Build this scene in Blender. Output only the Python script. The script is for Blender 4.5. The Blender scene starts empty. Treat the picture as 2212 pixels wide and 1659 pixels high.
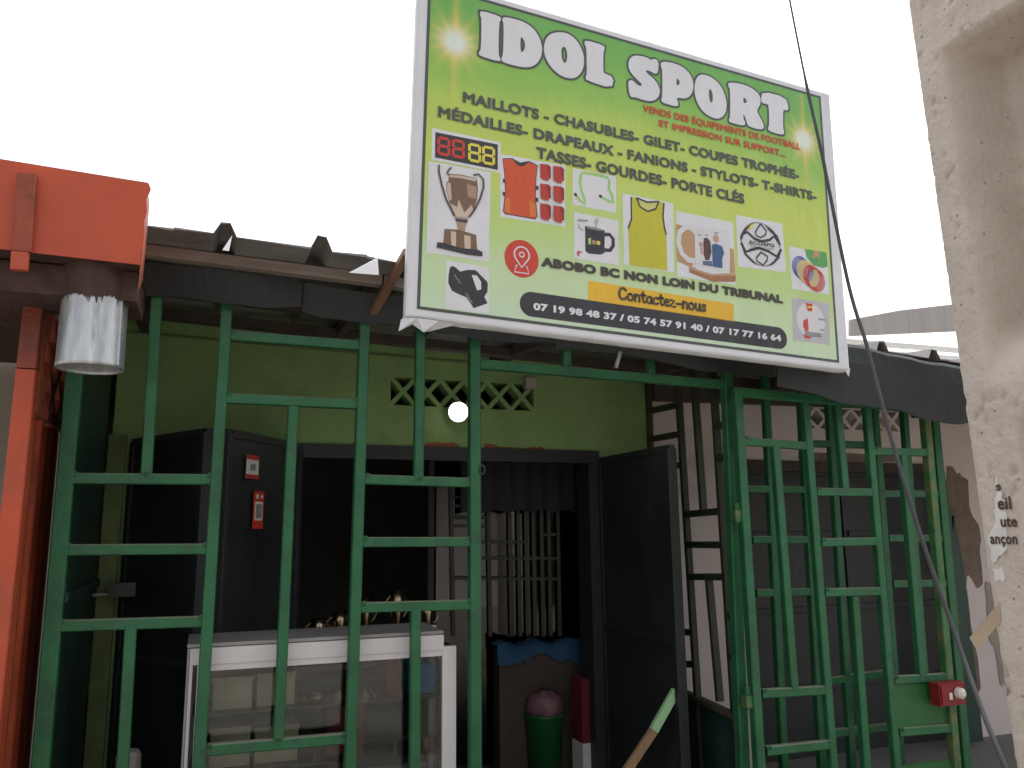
import bpy, bmesh, math, random
from mathutils import Vector, Matrix
random.seed(7)
S = bpy.context.scene
COL = S.collection

# ---- camera ----
cam = bpy.data.cameras.new('camera')
cam.sensor_fit = 'HORIZONTAL'; cam.sensor_width = 36.0; cam.lens = 36.0 * 1755.0 / 2212.0
cam.clip_start = 0.05; cam.clip_end = 500
cam_ob = bpy.data.objects.new('camera', cam); COL.objects.link(cam_ob)
cam_ob.matrix_world = (Matrix.Translation((0, 0, 1.55)) @ Matrix.Rotation(math.radians(-20.5), 4, 'Z')
                       @ Matrix.Rotation(math.radians(100.2), 4, 'X') @ Matrix.Rotation(math.radians(-0.62), 4, 'Z'))
S.camera = cam_ob

# ---- sky: bright overcast ----
SUN_EL, SUN_AZ = math.radians(62), math.radians(35)      # azimuth clockwise from +Y: high, over the shop, so the front is in shade
w = bpy.data.worlds.new('World'); S.world = w; w.use_nodes = True
nt = w.node_tree; nt.nodes.clear()
sky = nt.nodes.new('ShaderNodeTexSky'); sky.sky_type = 'NISHITA'; sky.sun_disc = False
sky.sun_elevation = SUN_EL; sky.sun_rotation = SUN_AZ
sky.air_density = 1.0; sky.dust_density = 6.0; sky.ozone_density = 1.0
hs = nt.nodes.new('ShaderNodeHueSaturation'); hs.inputs['Saturation'].default_value = 0.22
bg = nt.nodes.new('ShaderNodeBackground'); bg.inputs['Strength'].default_value = 0.15
wo = nt.nodes.new('ShaderNodeOutputWorld')
nt.links.new(sky.outputs[0], hs.inputs['Color']); nt.links.new(hs.outputs[0], bg.inputs[0]); nt.links.new(bg.outputs[0], wo.inputs[0])
sun = bpy.data.lights.new('sun', 'SUN'); sun.energy = 0.8; sun.angle = math.radians(25); sun.color = (1.0, 0.96, 0.9)
sun_ob = bpy.data.objects.new('sun', sun); COL.objects.link(sun_ob)
sd = Vector((math.sin(SUN_AZ) * math.cos(SUN_EL), math.cos(SUN_AZ) * math.cos(SUN_EL), math.sin(SUN_EL)))
sun_ob.rotation_euler = sd.to_track_quat('Z', 'Y').to_euler()
S.view_settings.view_transform = 'Standard'; S.view_settings.look = 'None'
S.view_settings.exposure = 1.05; S.view_settings.gamma = 1.0; S.view_settings.use_curve_mapping = False
S.render.engine = 'CYCLES'
S.cycles.max_bounces = 8; S.cycles.diffuse_bounces = 4; S.cycles.transparent_max_bounces = 12

# ---- measured positions, metres ----
D = {
 'front': [
  ('post', 0.058, -0.506, 2.583, -0.508, 0.02),
  ('bar', 0.042, -0.234, 2.571, -0.227, 1.782),
  ('bar', 0.042, -0.245, 1.212, -0.232, 0.02),
  ('post', 0.045, 0.037, 2.558, 0.019, 0.02),
  ('bar', 0.042, 0.321, 2.074, 0.312, 0.756),
  ('post', 0.045, 0.614, 2.532, 0.588, 0.02),
  ('bar', 0.042, 0.867, 2.521, 0.864, 1.775),
  ('bar', 0.042, 0.857, 1.219, 0.863, 0.02),
  ('post', 0.05, 1.123, 2.509, 1.121, 0.02),
  ('rail', 0.042, -0.486, 1.762, 0.017, 1.763),
  ('rail', 0.042, -0.49, 1.495, 0.017, 1.49),
  ('rail', 0.042, -0.487, 1.22, 0.015, 1.213),
  ('rail', 0.042, 0.057, 2.361, 0.594, 2.356),
  ('rail', 0.042, 0.056, 2.096, 0.594, 2.094),
  ('rail', 0.042, 0.046, 0.738, 0.578, 0.732),
  ('rail', 0.042, 0.626, 1.771, 1.108, 1.761),
  ('rail', 0.042, 0.624, 1.507, 1.107, 1.501),
  ('rail', 0.042, 0.622, 1.24, 1.104, 1.232),
  ('rail', 0.046, 1.147, 2.306, 2.473, 2.28),
  ('bar', 0.04, 1.588, 2.489, 1.588, 2.322),
  ('bar', 0.04, 2.048, 2.468, 2.049, 2.303),
  ('post', 0.052, 2.502, 2.447, 2.456, 0.02),
 ],
 'right': [
  ('bar', 0.04, 2.865, 2.431, 2.815, 0.02),
  ('bar', 0.04, 3.102, 2.42, 3.053, 0.02),
  ('rail', 0.042, 3.12, 2.323, 3.592, 2.317),
  ('post', 0.044, 3.618, 2.397, 3.572, 0.02),
  ('bar', 0.04, 3.848, 2.387, 3.805, 0.732),
  ('post', 0.055, 4.074, 2.377, 4.039, 0.02),
  ('rail', 0.04, 2.677, 1.753, 3.081, 1.752),
  ('rail', 0.04, 3.63, 1.732, 4.045, 1.734),
  ('rail', 0.04, 2.712, 1.487, 3.082, 1.482),
  ('rail', 0.04, 3.635, 1.482, 4.052, 1.477),
  ('rail', 0.04, 2.716, 1.213, 3.089, 1.207),
  ('rail', 0.04, 3.637, 1.229, 4.056, 1.221),
  ('rail', 0.04, 3.085, 0.741, 3.575, 0.76),
  ('rail', 0.04, 3.075, 0.484, 3.574, 0.481),
  ('bar', 0.04, 3.294, 2.299, 3.248, 0.02),
  ('rail', 0.04, 3.095, 2.008, 3.588, 2.01),
 ],
 'gate': [
  ('stile', 0.046, 2.496, 2.248, 2.498, 0.1),
  ('top_rail', 0.046, 2.481, 2.229, 3.748, 2.194),
  ('stile', 0.046, 3.744, 2.205, 3.705, 0.1),
  ('bar', 0.042, 2.921, 2.198, 2.925, 0.1),
  ('bar', 0.042, 3.13, 2.198, 3.136, 1.74),
  ('bar', 0.042, 3.331, 2.187, 3.316, 0.1),
  ('bar', 0.042, 2.711, 1.956, 2.723, 0.771),
  ('bar', 0.042, 3.551, 1.934, 3.537, 0.78),
  ('bar', 0.042, 3.139, 1.196, 3.122, 0.1),
  ('rail', 0.042, 2.515, 1.979, 2.908, 1.964),
  ('rail', 0.042, 3.346, 1.947, 3.734, 1.949),
  ('rail', 0.042, 2.948, 1.728, 3.324, 1.727),
  ('rail', 0.042, 2.953, 1.471, 3.331, 1.472),
  ('rail', 0.042, 2.951, 1.223, 3.333, 1.216),
  ('rail', 0.042, 2.534, 0.769, 2.921, 0.757),
  ('rail', 0.042, 3.347, 0.773, 3.729, 0.764),
  ('rail', 0.042, 2.539, 0.51, 2.919, 0.505),
  ('rail', 0.042, 3.351, 0.521, 3.726, 0.51),
 ],
 'gate_panel': [[3.346, 3.42, 0.775], [3.729, 3.42, 0.764], [3.726, 3.42, 0.51], [3.351, 3.42, 0.521]],
 'redbox': [[3.547, 3.36, 0.759], [3.749, 3.36, 0.744], [3.733, 3.36, 0.631], [3.639, 3.36, 0.691], [3.678, 3.36, 0.695], [3.607, 3.36, 0.686]],
 'side_A': [2.485, 3.5, 1.876],
 'side_B': [2.652, 4.6, 2.267],
 'side': [
  ('post', 1.062, 2.351, 1.075, 1.243),
  ('post', 0.597, 2.279, 0.506, 0.645),
  ('bar', 0.377, 2.244, 0.33, 1.639),
  ('post', 0.132, 2.206, 0.078, 0.707),
  ('rail', 1.085, 2.297, 0.609, 2.267),
  ('rail', 1.048, 2.112, 0.636, 2.095),
  ('rail', 0.89, 1.931, 0.603, 1.911),
  ('rail', 0.552, 1.628, 0.129, 1.635),
  ('rail', 0.553, 1.459, 0.124, 1.464),
  ('rail', 0.112, 2.082, 0.017, 2.07),
  ('rail', 0.111, 1.911, 0.022, 1.906),
  ('rail', 0.561, 1.281, 0.087, 1.305),
  ('bar', 0.308, 1.28, 0.254, 0.674),
  ('rail', 0.721, 0.964, 0.541, 0.982),
  ('rail', 0.709, 0.79, 0.531, 0.814),
  ('rail', 0.08, 1.115, 0.01, 1.122),
  ('rail', 0.086, 0.914, 0.016, 0.924),
 ],
 'side_low': [(0.541, 0.626), (0.032, 0.652)],
 'sign_O': [0.716, 2.95, 2.388],
 'sign_h': [0.99841, 0.04889, -0.02794],
 'sign_up': [0.02741, 0.01164, 0.99956],
 'sign_n': [-0.0492, 0.99874, -0.01028],
 'title': {
  'I': [[(0.2385,1.3513),(0.3224,1.3487),(0.3242,1.3366),(0.3159,1.3249),(0.3147,1.1646),(0.3254,1.1513),(0.3219,1.1407),(0.2374,1.1437),(0.2346,1.1563),(0.2447,1.167),(0.2442,1.3231),(0.2363,1.3316)]],
  'D': [[(0.3435,1.3521),(0.3943,1.3559),(0.4375,1.3546),(0.4813,1.3366),(0.5116,1.2979),(0.5229,1.2483),(0.5121,1.1986),(0.4851,1.1624),(0.4448,1.1441),(0.3967,1.1407),(0.3412,1.1421),(0.3374,1.1545),(0.3461,1.173),(0.3465,1.3283),(0.3385,1.3369)],[(0.4165,1.2894),(0.4327,1.2852),(0.4459,1.2657),(0.4493,1.2392),(0.4388,1.2101),(0.4174,1.2004)]],
  'O': [[(0.6032,1.3516),(0.6485,1.3605),(0.6883,1.3445),(0.7168,1.307),(0.7308,1.2598),(0.723,1.2043),(0.6959,1.1621),(0.6535,1.1446),(0.6088,1.1524),(0.5699,1.1781),(0.545,1.2156),(0.5366,1.2576),(0.5464,1.3048),(0.5697,1.3348)],[(0.6257,1.296),(0.6398,1.296),(0.6511,1.2777),(0.6538,1.2448),(0.647,1.2151),(0.634,1.205),(0.62,1.2191),(0.6144,1.251),(0.6156,1.2792)]],
  'L': [[(0.743,1.3512),(0.8336,1.3505),(0.8346,1.3335),(0.8274,1.3229),(0.8261,1.2171),(0.833,1.2104),(0.8818,1.2031),(0.8692,1.1517),(0.7473,1.1602),(0.7434,1.1704),(0.7515,1.1837),(0.7498,1.3217),(0.74,1.3332)]],
  'S': [[(1.0081,1.3457),(1.0605,1.3528),(1.0881,1.3408),(1.1041,1.3556),(1.1227,1.3518),(1.123,1.3177),(1.1179,1.2928),(1.1071,1.2854),(1.0837,1.2927),(1.0591,1.2939),(1.0495,1.2821),(1.0646,1.2673),(1.095,1.2519),(1.1192,1.2289),(1.129,1.1993),(1.1174,1.1646),(1.0858,1.1395),(1.0429,1.1348),(0.9945,1.1402),(0.972,1.1318),(0.9642,1.1898),(0.9688,1.2093),(0.984,1.2131),(1.0078,1.1939),(1.0333,1.1945),(1.0417,1.2105),(1.0146,1.2296),(0.9847,1.2496),(0.9671,1.2768),(0.9709,1.3125),(0.9865,1.3353)]],
  'P': [[(1.1479,1.3537),(1.2243,1.3621),(1.2753,1.3504),(1.311,1.319),(1.3196,1.2734),(1.304,1.2233),(1.2696,1.1971),(1.225,1.1956),(1.2199,1.178),(1.2289,1.1626),(1.2245,1.1452),(1.1448,1.1469),(1.1421,1.159),(1.1487,1.1711),(1.1531,1.3185),(1.144,1.3291)],[(1.222,1.2962),(1.241,1.2904),(1.25,1.2737),(1.2409,1.2507),(1.2204,1.2473)]],
  'O2': [[(1.3794,1.3456),(1.4323,1.3441),(1.4777,1.3144),(1.5024,1.2709),(1.5106,1.2186),(1.4974,1.1686),(1.4626,1.1384),(1.4163,1.1365),(1.3713,1.1555),(1.3418,1.1958),(1.3295,1.2462),(1.337,1.3017),(1.3559,1.3329)],[(1.4165,1.2888),(1.4313,1.2775),(1.4379,1.2491),(1.4344,1.2152),(1.4206,1.2017),(1.4081,1.2178),(1.405,1.2529),(1.4082,1.2789)]],
  'R': [[(1.533,1.3424),(1.6158,1.3541),(1.6777,1.345),(1.7181,1.3179),(1.7177,1.2776),(1.6923,1.239),(1.6948,1.223),(1.7172,1.1885),(1.7316,1.1613),(1.7225,1.1397),(1.6449,1.1385),(1.6353,1.1514),(1.6239,1.1911),(1.6074,1.2024),(1.6054,1.1674),(1.6169,1.152),(1.6105,1.136),(1.5292,1.1354),(1.5263,1.1443),(1.5351,1.1583),(1.5429,1.3101),(1.5322,1.3257)],[(1.6123,1.2919),(1.6327,1.2858),(1.6429,1.2718),(1.6322,1.2527),(1.61,1.2504)]],
  'T': [[(1.7409,1.3452),(1.8807,1.3483),(1.8963,1.2925),(1.8796,1.281),(1.8585,1.2884),(1.8504,1.1711),(1.8582,1.1593),(1.8497,1.1408),(1.7669,1.1437),(1.7627,1.1549),(1.7736,1.1709),(1.7773,1.2827),(1.7622,1.2902),(1.7373,1.2867),(1.7294,1.2959)]],
 },
 'lines': [
  ('MAILLOTS - CHASUBLES- GILET- COUPES TROPHÉE-', 'ink', (0.1644, 0.908), (1.9397, 0.9149), (0.1682, 0.9538), 0.047),
  ('MÉDAILLES- DRAPEAUX - FANIONS - STYLOTS- T-SHIRTS-', 'ink', (0.0591, 0.8169), (2.0431, 0.8204), (0.0625, 0.8626), 0.047),
  ('TASSES- GOURDES- PORTE CLÉS', 'ink', (0.5001, 0.7303), (1.5919, 0.7218), (0.4902, 0.7788), 0.047),
  ('VENDS DES ÉQUIPEMENTS DE FOOTBALL', 'red', (1.0353, 1.0731), (1.9593, 1.0798), (1.0276, 1.1054), 0.032),
  ('ET IMPRESSION SUR SUPPORT...', 'red', (1.1212, 1.0179), (1.8612, 1.0192), (1.1234, 1.0498), 0.032),
  ('ABOBO BC NON LOIN DU TRIBUNAL', 'brown_ink', (0.5228, 0.2508), (1.7906, 0.2544), (0.5287, 0.2893), 0.07),
  ('07 19 98 48 37 / 05 74 57 91 40 / 07 17 77 16 64', 'white', (0.4897, 0.0586), (1.7675, 0.0674), (0.4925, 0.0871), 0.05),
 ],
 'contact': ((0.893, 0.1591), (1.3482, 0.1656), (0.8971, 0.2102)),
 'stars': [(0.1251, 1.1766), (1.9894, 1.139)],
 'ball_text': ('ECOSPG', (1.6078, 0.5232), (1.7551, 0.5297), (1.6111, 0.5396)),
 'ball_text2': ('Dedicated to the sport', (1.6124, 0.5094), (1.7486, 0.5153), (1.6137, 0.5176)),
 'pics': [
  ('scoreboard_picture', [
   ('white', [[(0.0367,0.7644),(0.3372,0.7664),(0.3363,0.6293),(0.0383,0.6262)]]),
   ('dark', [[(0.0511,0.749),(0.3237,0.7545),(0.3255,0.6401),(0.0529,0.639)]]),
   ('red', [[(0.0681,0.7349),(0.1071,0.7355),(0.1074,0.7235),(0.0684,0.723)],[(0.0691,0.7004),(0.108,0.7009),(0.1084,0.689),(0.0694,0.6886)],[(0.0701,0.6661),(0.109,0.6664),(0.1093,0.6545),(0.0705,0.6543)],[(0.0602,0.7276),(0.0717,0.7278),(0.0726,0.6981),(0.0611,0.698)],[(0.1038,0.7282),(0.1154,0.7284),(0.1162,0.6986),(0.1046,0.6984)],[(0.0613,0.6909),(0.0728,0.691),(0.0737,0.6614),(0.0622,0.6614)],[(0.1048,0.6913),(0.1164,0.6914),(0.1173,0.6617),(0.1056,0.6616)]]),
   ('red', [[(0.1302,0.737),(0.1698,0.7376),(0.1701,0.7255),(0.1305,0.725)],[(0.1311,0.7023),(0.1706,0.7027),(0.1709,0.6907),(0.1314,0.6903)],[(0.132,0.6677),(0.1715,0.668),(0.1718,0.6561),(0.1324,0.6558)],[(0.1222,0.7297),(0.1339,0.7298),(0.1347,0.6999),(0.123,0.6998)],[(0.1664,0.7303),(0.1782,0.7305),(0.179,0.7004),(0.1672,0.7003)],[(0.1232,0.6926),(0.1349,0.6928),(0.1357,0.663),(0.124,0.6629)],[(0.1673,0.6931),(0.1791,0.6932),(0.1799,0.6633),(0.1681,0.6632)]]),
   ('yellow', [[(0.2003,0.7347),(0.2406,0.7353),(0.2408,0.7232),(0.2006,0.7227)],[(0.2011,0.6998),(0.2413,0.7002),(0.2415,0.6881),(0.2014,0.6878)],[(0.2019,0.6649),(0.242,0.6652),(0.2422,0.6532),(0.2022,0.653)],[(0.1922,0.7274),(0.2041,0.7276),(0.2047,0.6974),(0.1929,0.6973)],[(0.2371,0.728),(0.2491,0.7282),(0.2497,0.6979),(0.2377,0.6978)],[(0.193,0.6901),(0.2049,0.6902),(0.2056,0.6602),(0.1937,0.6601)],[(0.2379,0.6905),(0.2499,0.6906),(0.2505,0.6604),(0.2385,0.6604)]]),
   ('yellow', [[(0.2621,0.7364),(0.3029,0.737),(0.3031,0.7248),(0.2623,0.7242)],[(0.2628,0.7011),(0.3035,0.7016),(0.3037,0.6894),(0.263,0.689)],[(0.2634,0.6661),(0.3041,0.6663),(0.3043,0.6542),(0.2637,0.654)],[(0.2538,0.729),(0.2659,0.7291),(0.2664,0.6988),(0.2544,0.6986)],[(0.2994,0.7296),(0.3116,0.7298),(0.3121,0.6992),(0.2999,0.6991)],[(0.2545,0.6914),(0.2666,0.6915),(0.2671,0.6613),(0.2551,0.6612)],[(0.3,0.6918),(0.3122,0.6919),(0.3127,0.6615),(0.3005,0.6615)]]),
  ]),
  ('trophy_picture', [
   ('white', [[(0.0275,0.6183),(0.295,0.6239),(0.292,0.2357),(0.0309,0.2339)]]),
   ('bronze', [[(0.1139,0.5798),(0.1657,0.5879),(0.2346,0.5843),(0.2401,0.5402),(0.2365,0.4933),(0.2259,0.4512),(0.2096,0.4141),(0.1996,0.4038),(0.1451,0.3998),(0.1372,0.4238),(0.1183,0.4599),(0.1059,0.5029),(0.1037,0.5423),(0.113,0.5499)]]),
   ('gold_light', [[(0.1123,0.5755),(0.1658,0.5833),(0.2346,0.5826),(0.2291,0.5699),(0.1661,0.5719),(0.1154,0.5664)]]),
   ('gold_light', [[(0.124,0.4553),(0.1524,0.4435),(0.1571,0.4785),(0.1838,0.4265),(0.2142,0.4662),(0.2203,0.4445),(0.1984,0.4064),(0.1478,0.4031)]]),
   ('gold_light', [[(0.1076,0.5431),(0.1217,0.5402),(0.128,0.473),(0.1182,0.4655),(0.1071,0.5031)]]),
   ('tan', [[(0.1893,0.5534),(0.2354,0.545),(0.2308,0.4922),(0.1963,0.4973)]]),
   ('bronze_dark', [[(0.1435,0.3967),(0.1997,0.3999),(0.1961,0.3834),(0.1484,0.3818)]]),
   ('tan', [[(0.1512,0.3812),(0.1933,0.3829),(0.1857,0.3478),(0.1605,0.3463)]]),
   ('bronze', [[(0.1022,0.342),(0.1604,0.3491),(0.2352,0.3392),(0.241,0.2783),(0.1735,0.2731),(0.0984,0.2831)]]),
   ('gold_light', [[(0.1272,0.3379),(0.1495,0.3372),(0.1511,0.275),(0.1317,0.2747)]]),
   ('gold_light', [[(0.1833,0.3305),(0.2115,0.3296),(0.2128,0.271),(0.1875,0.2709)]]),
   ('dark', [[(0.0727,0.2817),(0.0984,0.2831),(0.1735,0.2731),(0.241,0.2783),(0.2639,0.2707),(0.2631,0.2526),(0.1964,0.25),(0.0718,0.2595)]]),
   ('bronze_dark', [[(0.0745,0.61),(0.0741,0.5819),(0.0879,0.5283),(0.1078,0.4702),(0.1281,0.4347),(0.1446,0.4038),(0.1376,0.4),(0.1211,0.4309),(0.1004,0.467),(0.0803,0.5259),(0.0663,0.5807),(0.0665,0.61)]]),
   ('bronze_dark', [[(0.1254,0.6071),(0.1111,0.5874),(0.1098,0.5787),(0.1167,0.5764),(0.1137,0.57),(0.1034,0.5757),(0.1049,0.5906),(0.1198,0.6113)]]),
   ('bronze_dark', [[(0.2156,0.5973),(0.2408,0.6068),(0.2644,0.5864),(0.2671,0.5498),(0.2518,0.4942),(0.2296,0.4437),(0.2074,0.4082),(0.2006,0.4124),(0.2224,0.4473),(0.2442,0.4968),(0.2591,0.551),(0.257,0.5832),(0.2392,0.599),(0.2186,0.5899)]]),
  ]),
  ('bib_picture', [
   ('white', [[(0.335,0.7151),(0.6405,0.7244),(0.6367,0.4432),(0.3392,0.4371)]]),
   ('dark', [[(0.3454,0.6964),(0.3891,0.7068),(0.4256,0.694),(0.4682,0.7101),(0.5084,0.6984),(0.5013,0.6385),(0.5,0.5425),(0.5084,0.4671),(0.4975,0.4522),(0.3596,0.4511),(0.3506,0.4623),(0.3594,0.5514),(0.3562,0.6096)]]),
   ('orange_print', [[(0.3484,0.6946),(0.388,0.7023),(0.4244,0.6889),(0.467,0.7044),(0.5047,0.6952),(0.4976,0.6377),(0.4969,0.542),(0.5047,0.4676),(0.495,0.4565),(0.3613,0.4555),(0.3547,0.4642),(0.3623,0.552),(0.3592,0.6102)]]),
   ('dark', [[(0.3891,0.7056),(0.4256,0.694),(0.4682,0.7101),(0.4652,0.7034),(0.4379,0.6785),(0.4106,0.6801)]]),
   ('orange_lightp', [[(0.3616,0.5167),(0.3793,0.5317),(0.3832,0.4577),(0.3582,0.4636)]]),
   ('orange_lightp', [[(0.4665,0.5363),(0.4958,0.524),(0.5011,0.4658),(0.4731,0.4597)]]),
   ('dark', [[(0.3485,0.6052),(0.3592,0.6049),(0.3595,0.5885),(0.3488,0.5887)]]),
   ('dark', [[(0.3482,0.5475),(0.3588,0.5472),(0.3591,0.5308),(0.3484,0.5312)]]),
   ('dark', [[(0.4997,0.6033),(0.5107,0.6031),(0.5108,0.5863),(0.4998,0.5866)]]),
   ('dark', [[(0.4987,0.5494),(0.5098,0.5491),(0.5099,0.5325),(0.4988,0.5328)]]),
   ('red_print', [[(0.5177,0.707),(0.5563,0.7101),(0.5676,0.7021),(0.5677,0.6492),(0.5602,0.6477),(0.5565,0.6349),(0.5304,0.637),(0.5198,0.6439)]]),
   ('red_deep', [[(0.5488,0.7086),(0.5563,0.7089),(0.5676,0.7021),(0.5677,0.6492),(0.5602,0.6477)]]),
   ('red_print', [[(0.5181,0.6165),(0.5565,0.6192),(0.5678,0.6111),(0.5679,0.5588),(0.5604,0.5574),(0.5567,0.5448),(0.5307,0.5471),(0.5202,0.5541)]]),
   ('red_deep', [[(0.5491,0.6178),(0.5565,0.618),(0.5678,0.6111),(0.5679,0.5588),(0.5604,0.5574)]]),
   ('red_print', [[(0.5185,0.5269),(0.5568,0.5292),(0.568,0.5211),(0.5681,0.4693),(0.5606,0.468),(0.557,0.4555),(0.5311,0.4581),(0.5206,0.4651)]]),
   ('red_deep', [[(0.5493,0.5279),(0.5568,0.528),(0.568,0.5211),(0.5681,0.4693),(0.5606,0.468)]]),
   ('red_print', [[(0.5789,0.7087),(0.6181,0.7118),(0.6296,0.7037),(0.6295,0.6505),(0.6219,0.649),(0.6181,0.6361),(0.5916,0.6382),(0.5809,0.6452)]]),
   ('red_deep', [[(0.6105,0.7103),(0.6181,0.7106),(0.6296,0.7037),(0.6295,0.6505),(0.6219,0.649)]]),
   ('red_print', [[(0.579,0.6175),(0.618,0.6203),(0.6294,0.6121),(0.6293,0.5595),(0.6218,0.558),(0.618,0.5453),(0.5916,0.5476),(0.581,0.5547)]]),
   ('red_deep', [[(0.6105,0.6188),(0.618,0.619),(0.6294,0.6121),(0.6293,0.5595),(0.6218,0.558)]]),
   ('red_print', [[(0.5792,0.5274),(0.618,0.5297),(0.6293,0.5215),(0.6292,0.4694),(0.6217,0.468),(0.6179,0.4555),(0.5917,0.458),(0.5811,0.4651)]]),
   ('red_deep', [[(0.6104,0.5283),(0.618,0.5285),(0.6293,0.5215),(0.6292,0.4694),(0.6217,0.468)]]),
  ]),
  ('elastic_picture', [
   ('white', [[(0.6738,0.7189),(0.8898,0.7251),(0.887,0.5515),(0.6731,0.5518)]]),
   ('lime_line', [[(0.6927,0.6011),(0.7145,0.5813),(0.7298,0.5691),(0.7243,0.5838),(0.7104,0.6179),(0.7026,0.6611),(0.7079,0.7021),(0.7297,0.7169),(0.8028,0.7191),(0.8484,0.7167),(0.8628,0.694),(0.8588,0.6594),(0.8748,0.6324),(0.8795,0.5971),(0.8529,0.5908),(0.8092,0.6065),(0.814,0.6197),(0.8559,0.6044),(0.8667,0.6025),(0.8616,0.6276),(0.845,0.6568),(0.8488,0.6924),(0.8436,0.7035),(0.8028,0.7051),(0.7317,0.7031),(0.7207,0.6965),(0.7166,0.6615),(0.7238,0.6217),(0.7377,0.5876),(0.7358,0.5565),(0.7061,0.5701),(0.6833,0.5907)]]),
   ('dark', [[(0.6953,0.5995),(0.6938,0.6042),(0.6898,0.6071),(0.6848,0.6071),(0.6808,0.6042),(0.6793,0.5995),(0.6808,0.5948),(0.6848,0.5919),(0.6898,0.5919),(0.6938,0.5948)],[(0.8176,0.6146),(0.8161,0.6193),(0.8121,0.6222),(0.8071,0.6222),(0.8031,0.6193),(0.8016,0.6146),(0.8031,0.6099),(0.8071,0.607),(0.8121,0.607),(0.8161,0.6099)]]),
  ]),
  ('mug_picture', [
   ('white', [[(0.6812,0.5188),(0.8978,0.5164),(0.8976,0.3114),(0.679,0.3096)]]),
   ('dark', [[(0.7321,0.4644),(0.7805,0.4667),(0.8294,0.4598),(0.8261,0.3564),(0.8051,0.3453),(0.7471,0.3422),(0.7331,0.3507)]]),
   ('dark', [[(0.8245,0.4494),(0.8547,0.4535),(0.8784,0.43),(0.8781,0.3943),(0.8587,0.3657),(0.8257,0.3616),(0.8241,0.3786),(0.8501,0.3803),(0.8617,0.3991),(0.8624,0.4242),(0.8497,0.4373),(0.8273,0.4326)]]),
   ('grey_print', [[(0.734,0.4635),(0.7805,0.4655),(0.8281,0.4584),(0.7934,0.4537),(0.7481,0.4551)]]),
   ('lime_line', [[(0.7464,0.4097),(0.7606,0.415),(0.7603,0.3849),(0.7475,0.3829)]]),
   ('tan', [[(0.7856,0.3963),(0.7835,0.4028),(0.778,0.4068),(0.7712,0.4068),(0.7657,0.4028),(0.7636,0.3963),(0.7657,0.3898),(0.7712,0.3858),(0.778,0.3858),(0.7835,0.3898)]]),
   ('yellow', [[(0.806,0.3968),(0.8041,0.4027),(0.7991,0.4063),(0.7929,0.4063),(0.7879,0.4027),(0.786,0.3968),(0.7879,0.3909),(0.7929,0.3873),(0.7991,0.3873),(0.8041,0.3909)]]),
   ('red', [[(0.693,0.3443),(0.7165,0.3451),(0.7139,0.3388),(0.7025,0.3364),(0.7037,0.3235),(0.6942,0.3238)]]),
   ('grey_print', [[(0.702,0.4684),(0.7059,0.4519),(0.7232,0.4435),(0.7214,0.4399),(0.7029,0.4493),(0.6982,0.4674)]]),
   ('grey_print', [[(0.6983,0.4875),(0.7452,0.4921),(0.7451,0.486),(0.6982,0.4802)]]),
   ('grey_print', [[(0.8018,0.509),(0.7886,0.4825),(0.7853,0.467),(0.7823,0.4676),(0.7858,0.4835),(0.7992,0.5104)],[(0.7921,0.5105),(0.7808,0.4841),(0.778,0.4853),(0.7893,0.5117)]]),
  ]),
  ('vest_picture', [
   ('white', [[(0.9216,0.6497),(1.1873,0.6524),(1.1818,0.3209),(0.9222,0.3189)]]),
   ('yellow_bib', [[(0.9676,0.6414),(0.993,0.643),(1.0092,0.6019),(1.0502,0.5873),(1.0925,0.6076),(1.1112,0.646),(1.1358,0.6442),(1.1303,0.5794),(1.1453,0.4934),(1.147,0.3251),(0.9502,0.3201),(0.9469,0.488),(0.9655,0.5377)]]),
   ('yellow_pale', [[(0.9929,0.6417),(1.0479,0.6311),(1.1112,0.646),(1.0926,0.6089),(1.0503,0.5892),(1.0106,0.6021)]]),
   ('dark', [[(0.9693,0.641),(0.9691,0.5689),(0.9692,0.5369),(0.9504,0.4879),(0.9434,0.4905),(0.9618,0.5385),(0.9617,0.5689),(0.9619,0.641)]]),
   ('dark', [[(1.1409,0.6441),(1.134,0.5794),(1.1395,0.5303),(1.1488,0.4931),(1.1416,0.4913),(1.1321,0.5291),(1.1266,0.5794),(1.1335,0.6449)]]),
   ('dark', [[(0.9964,0.6445),(1.0132,0.6048),(1.0499,0.591),(1.0899,0.6103),(1.1078,0.6476),(1.1146,0.6444),(1.0951,0.6049),(1.0505,0.5836),(1.008,0.5994),(0.9896,0.6415)]]),
   ('dark', [[(0.9936,0.6454),(1.0478,0.6348),(1.1103,0.6497),(1.1121,0.6423),(1.048,0.6274),(0.9922,0.638)]]),
  ]),
  ('cup_picture', [
   ('white', [[(1.2026,0.6179),(1.5206,0.6169),(1.5196,0.3096),(1.1989,0.3048)]]),
   ('wood_print', [[(1.2004,0.5535),(1.254,0.55),(1.2999,0.5193),(1.2948,0.3911),(1.2754,0.3567),(1.1992,0.3765)]]),
   ('wood_print', [[(1.4911,0.486),(1.5174,0.4837),(1.5189,0.3673),(1.4885,0.3628)]]),
   ('wood_dark', [[(1.2628,0.3642),(1.3619,0.3474),(1.5225,0.3646),(1.5189,0.3255),(1.3894,0.3071),(1.2638,0.333)]]),
   ('wood_print', [[(1.2628,0.3642),(1.362,0.3493),(1.5225,0.3646),(1.5218,0.3516),(1.376,0.3336),(1.2644,0.3487)]]),
   ('mug_white', [[(1.2992,0.5545),(1.4012,0.5655),(1.4916,0.5711),(1.4939,0.467),(1.487,0.3626),(1.391,0.3422),(1.2969,0.3536)]]),
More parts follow.
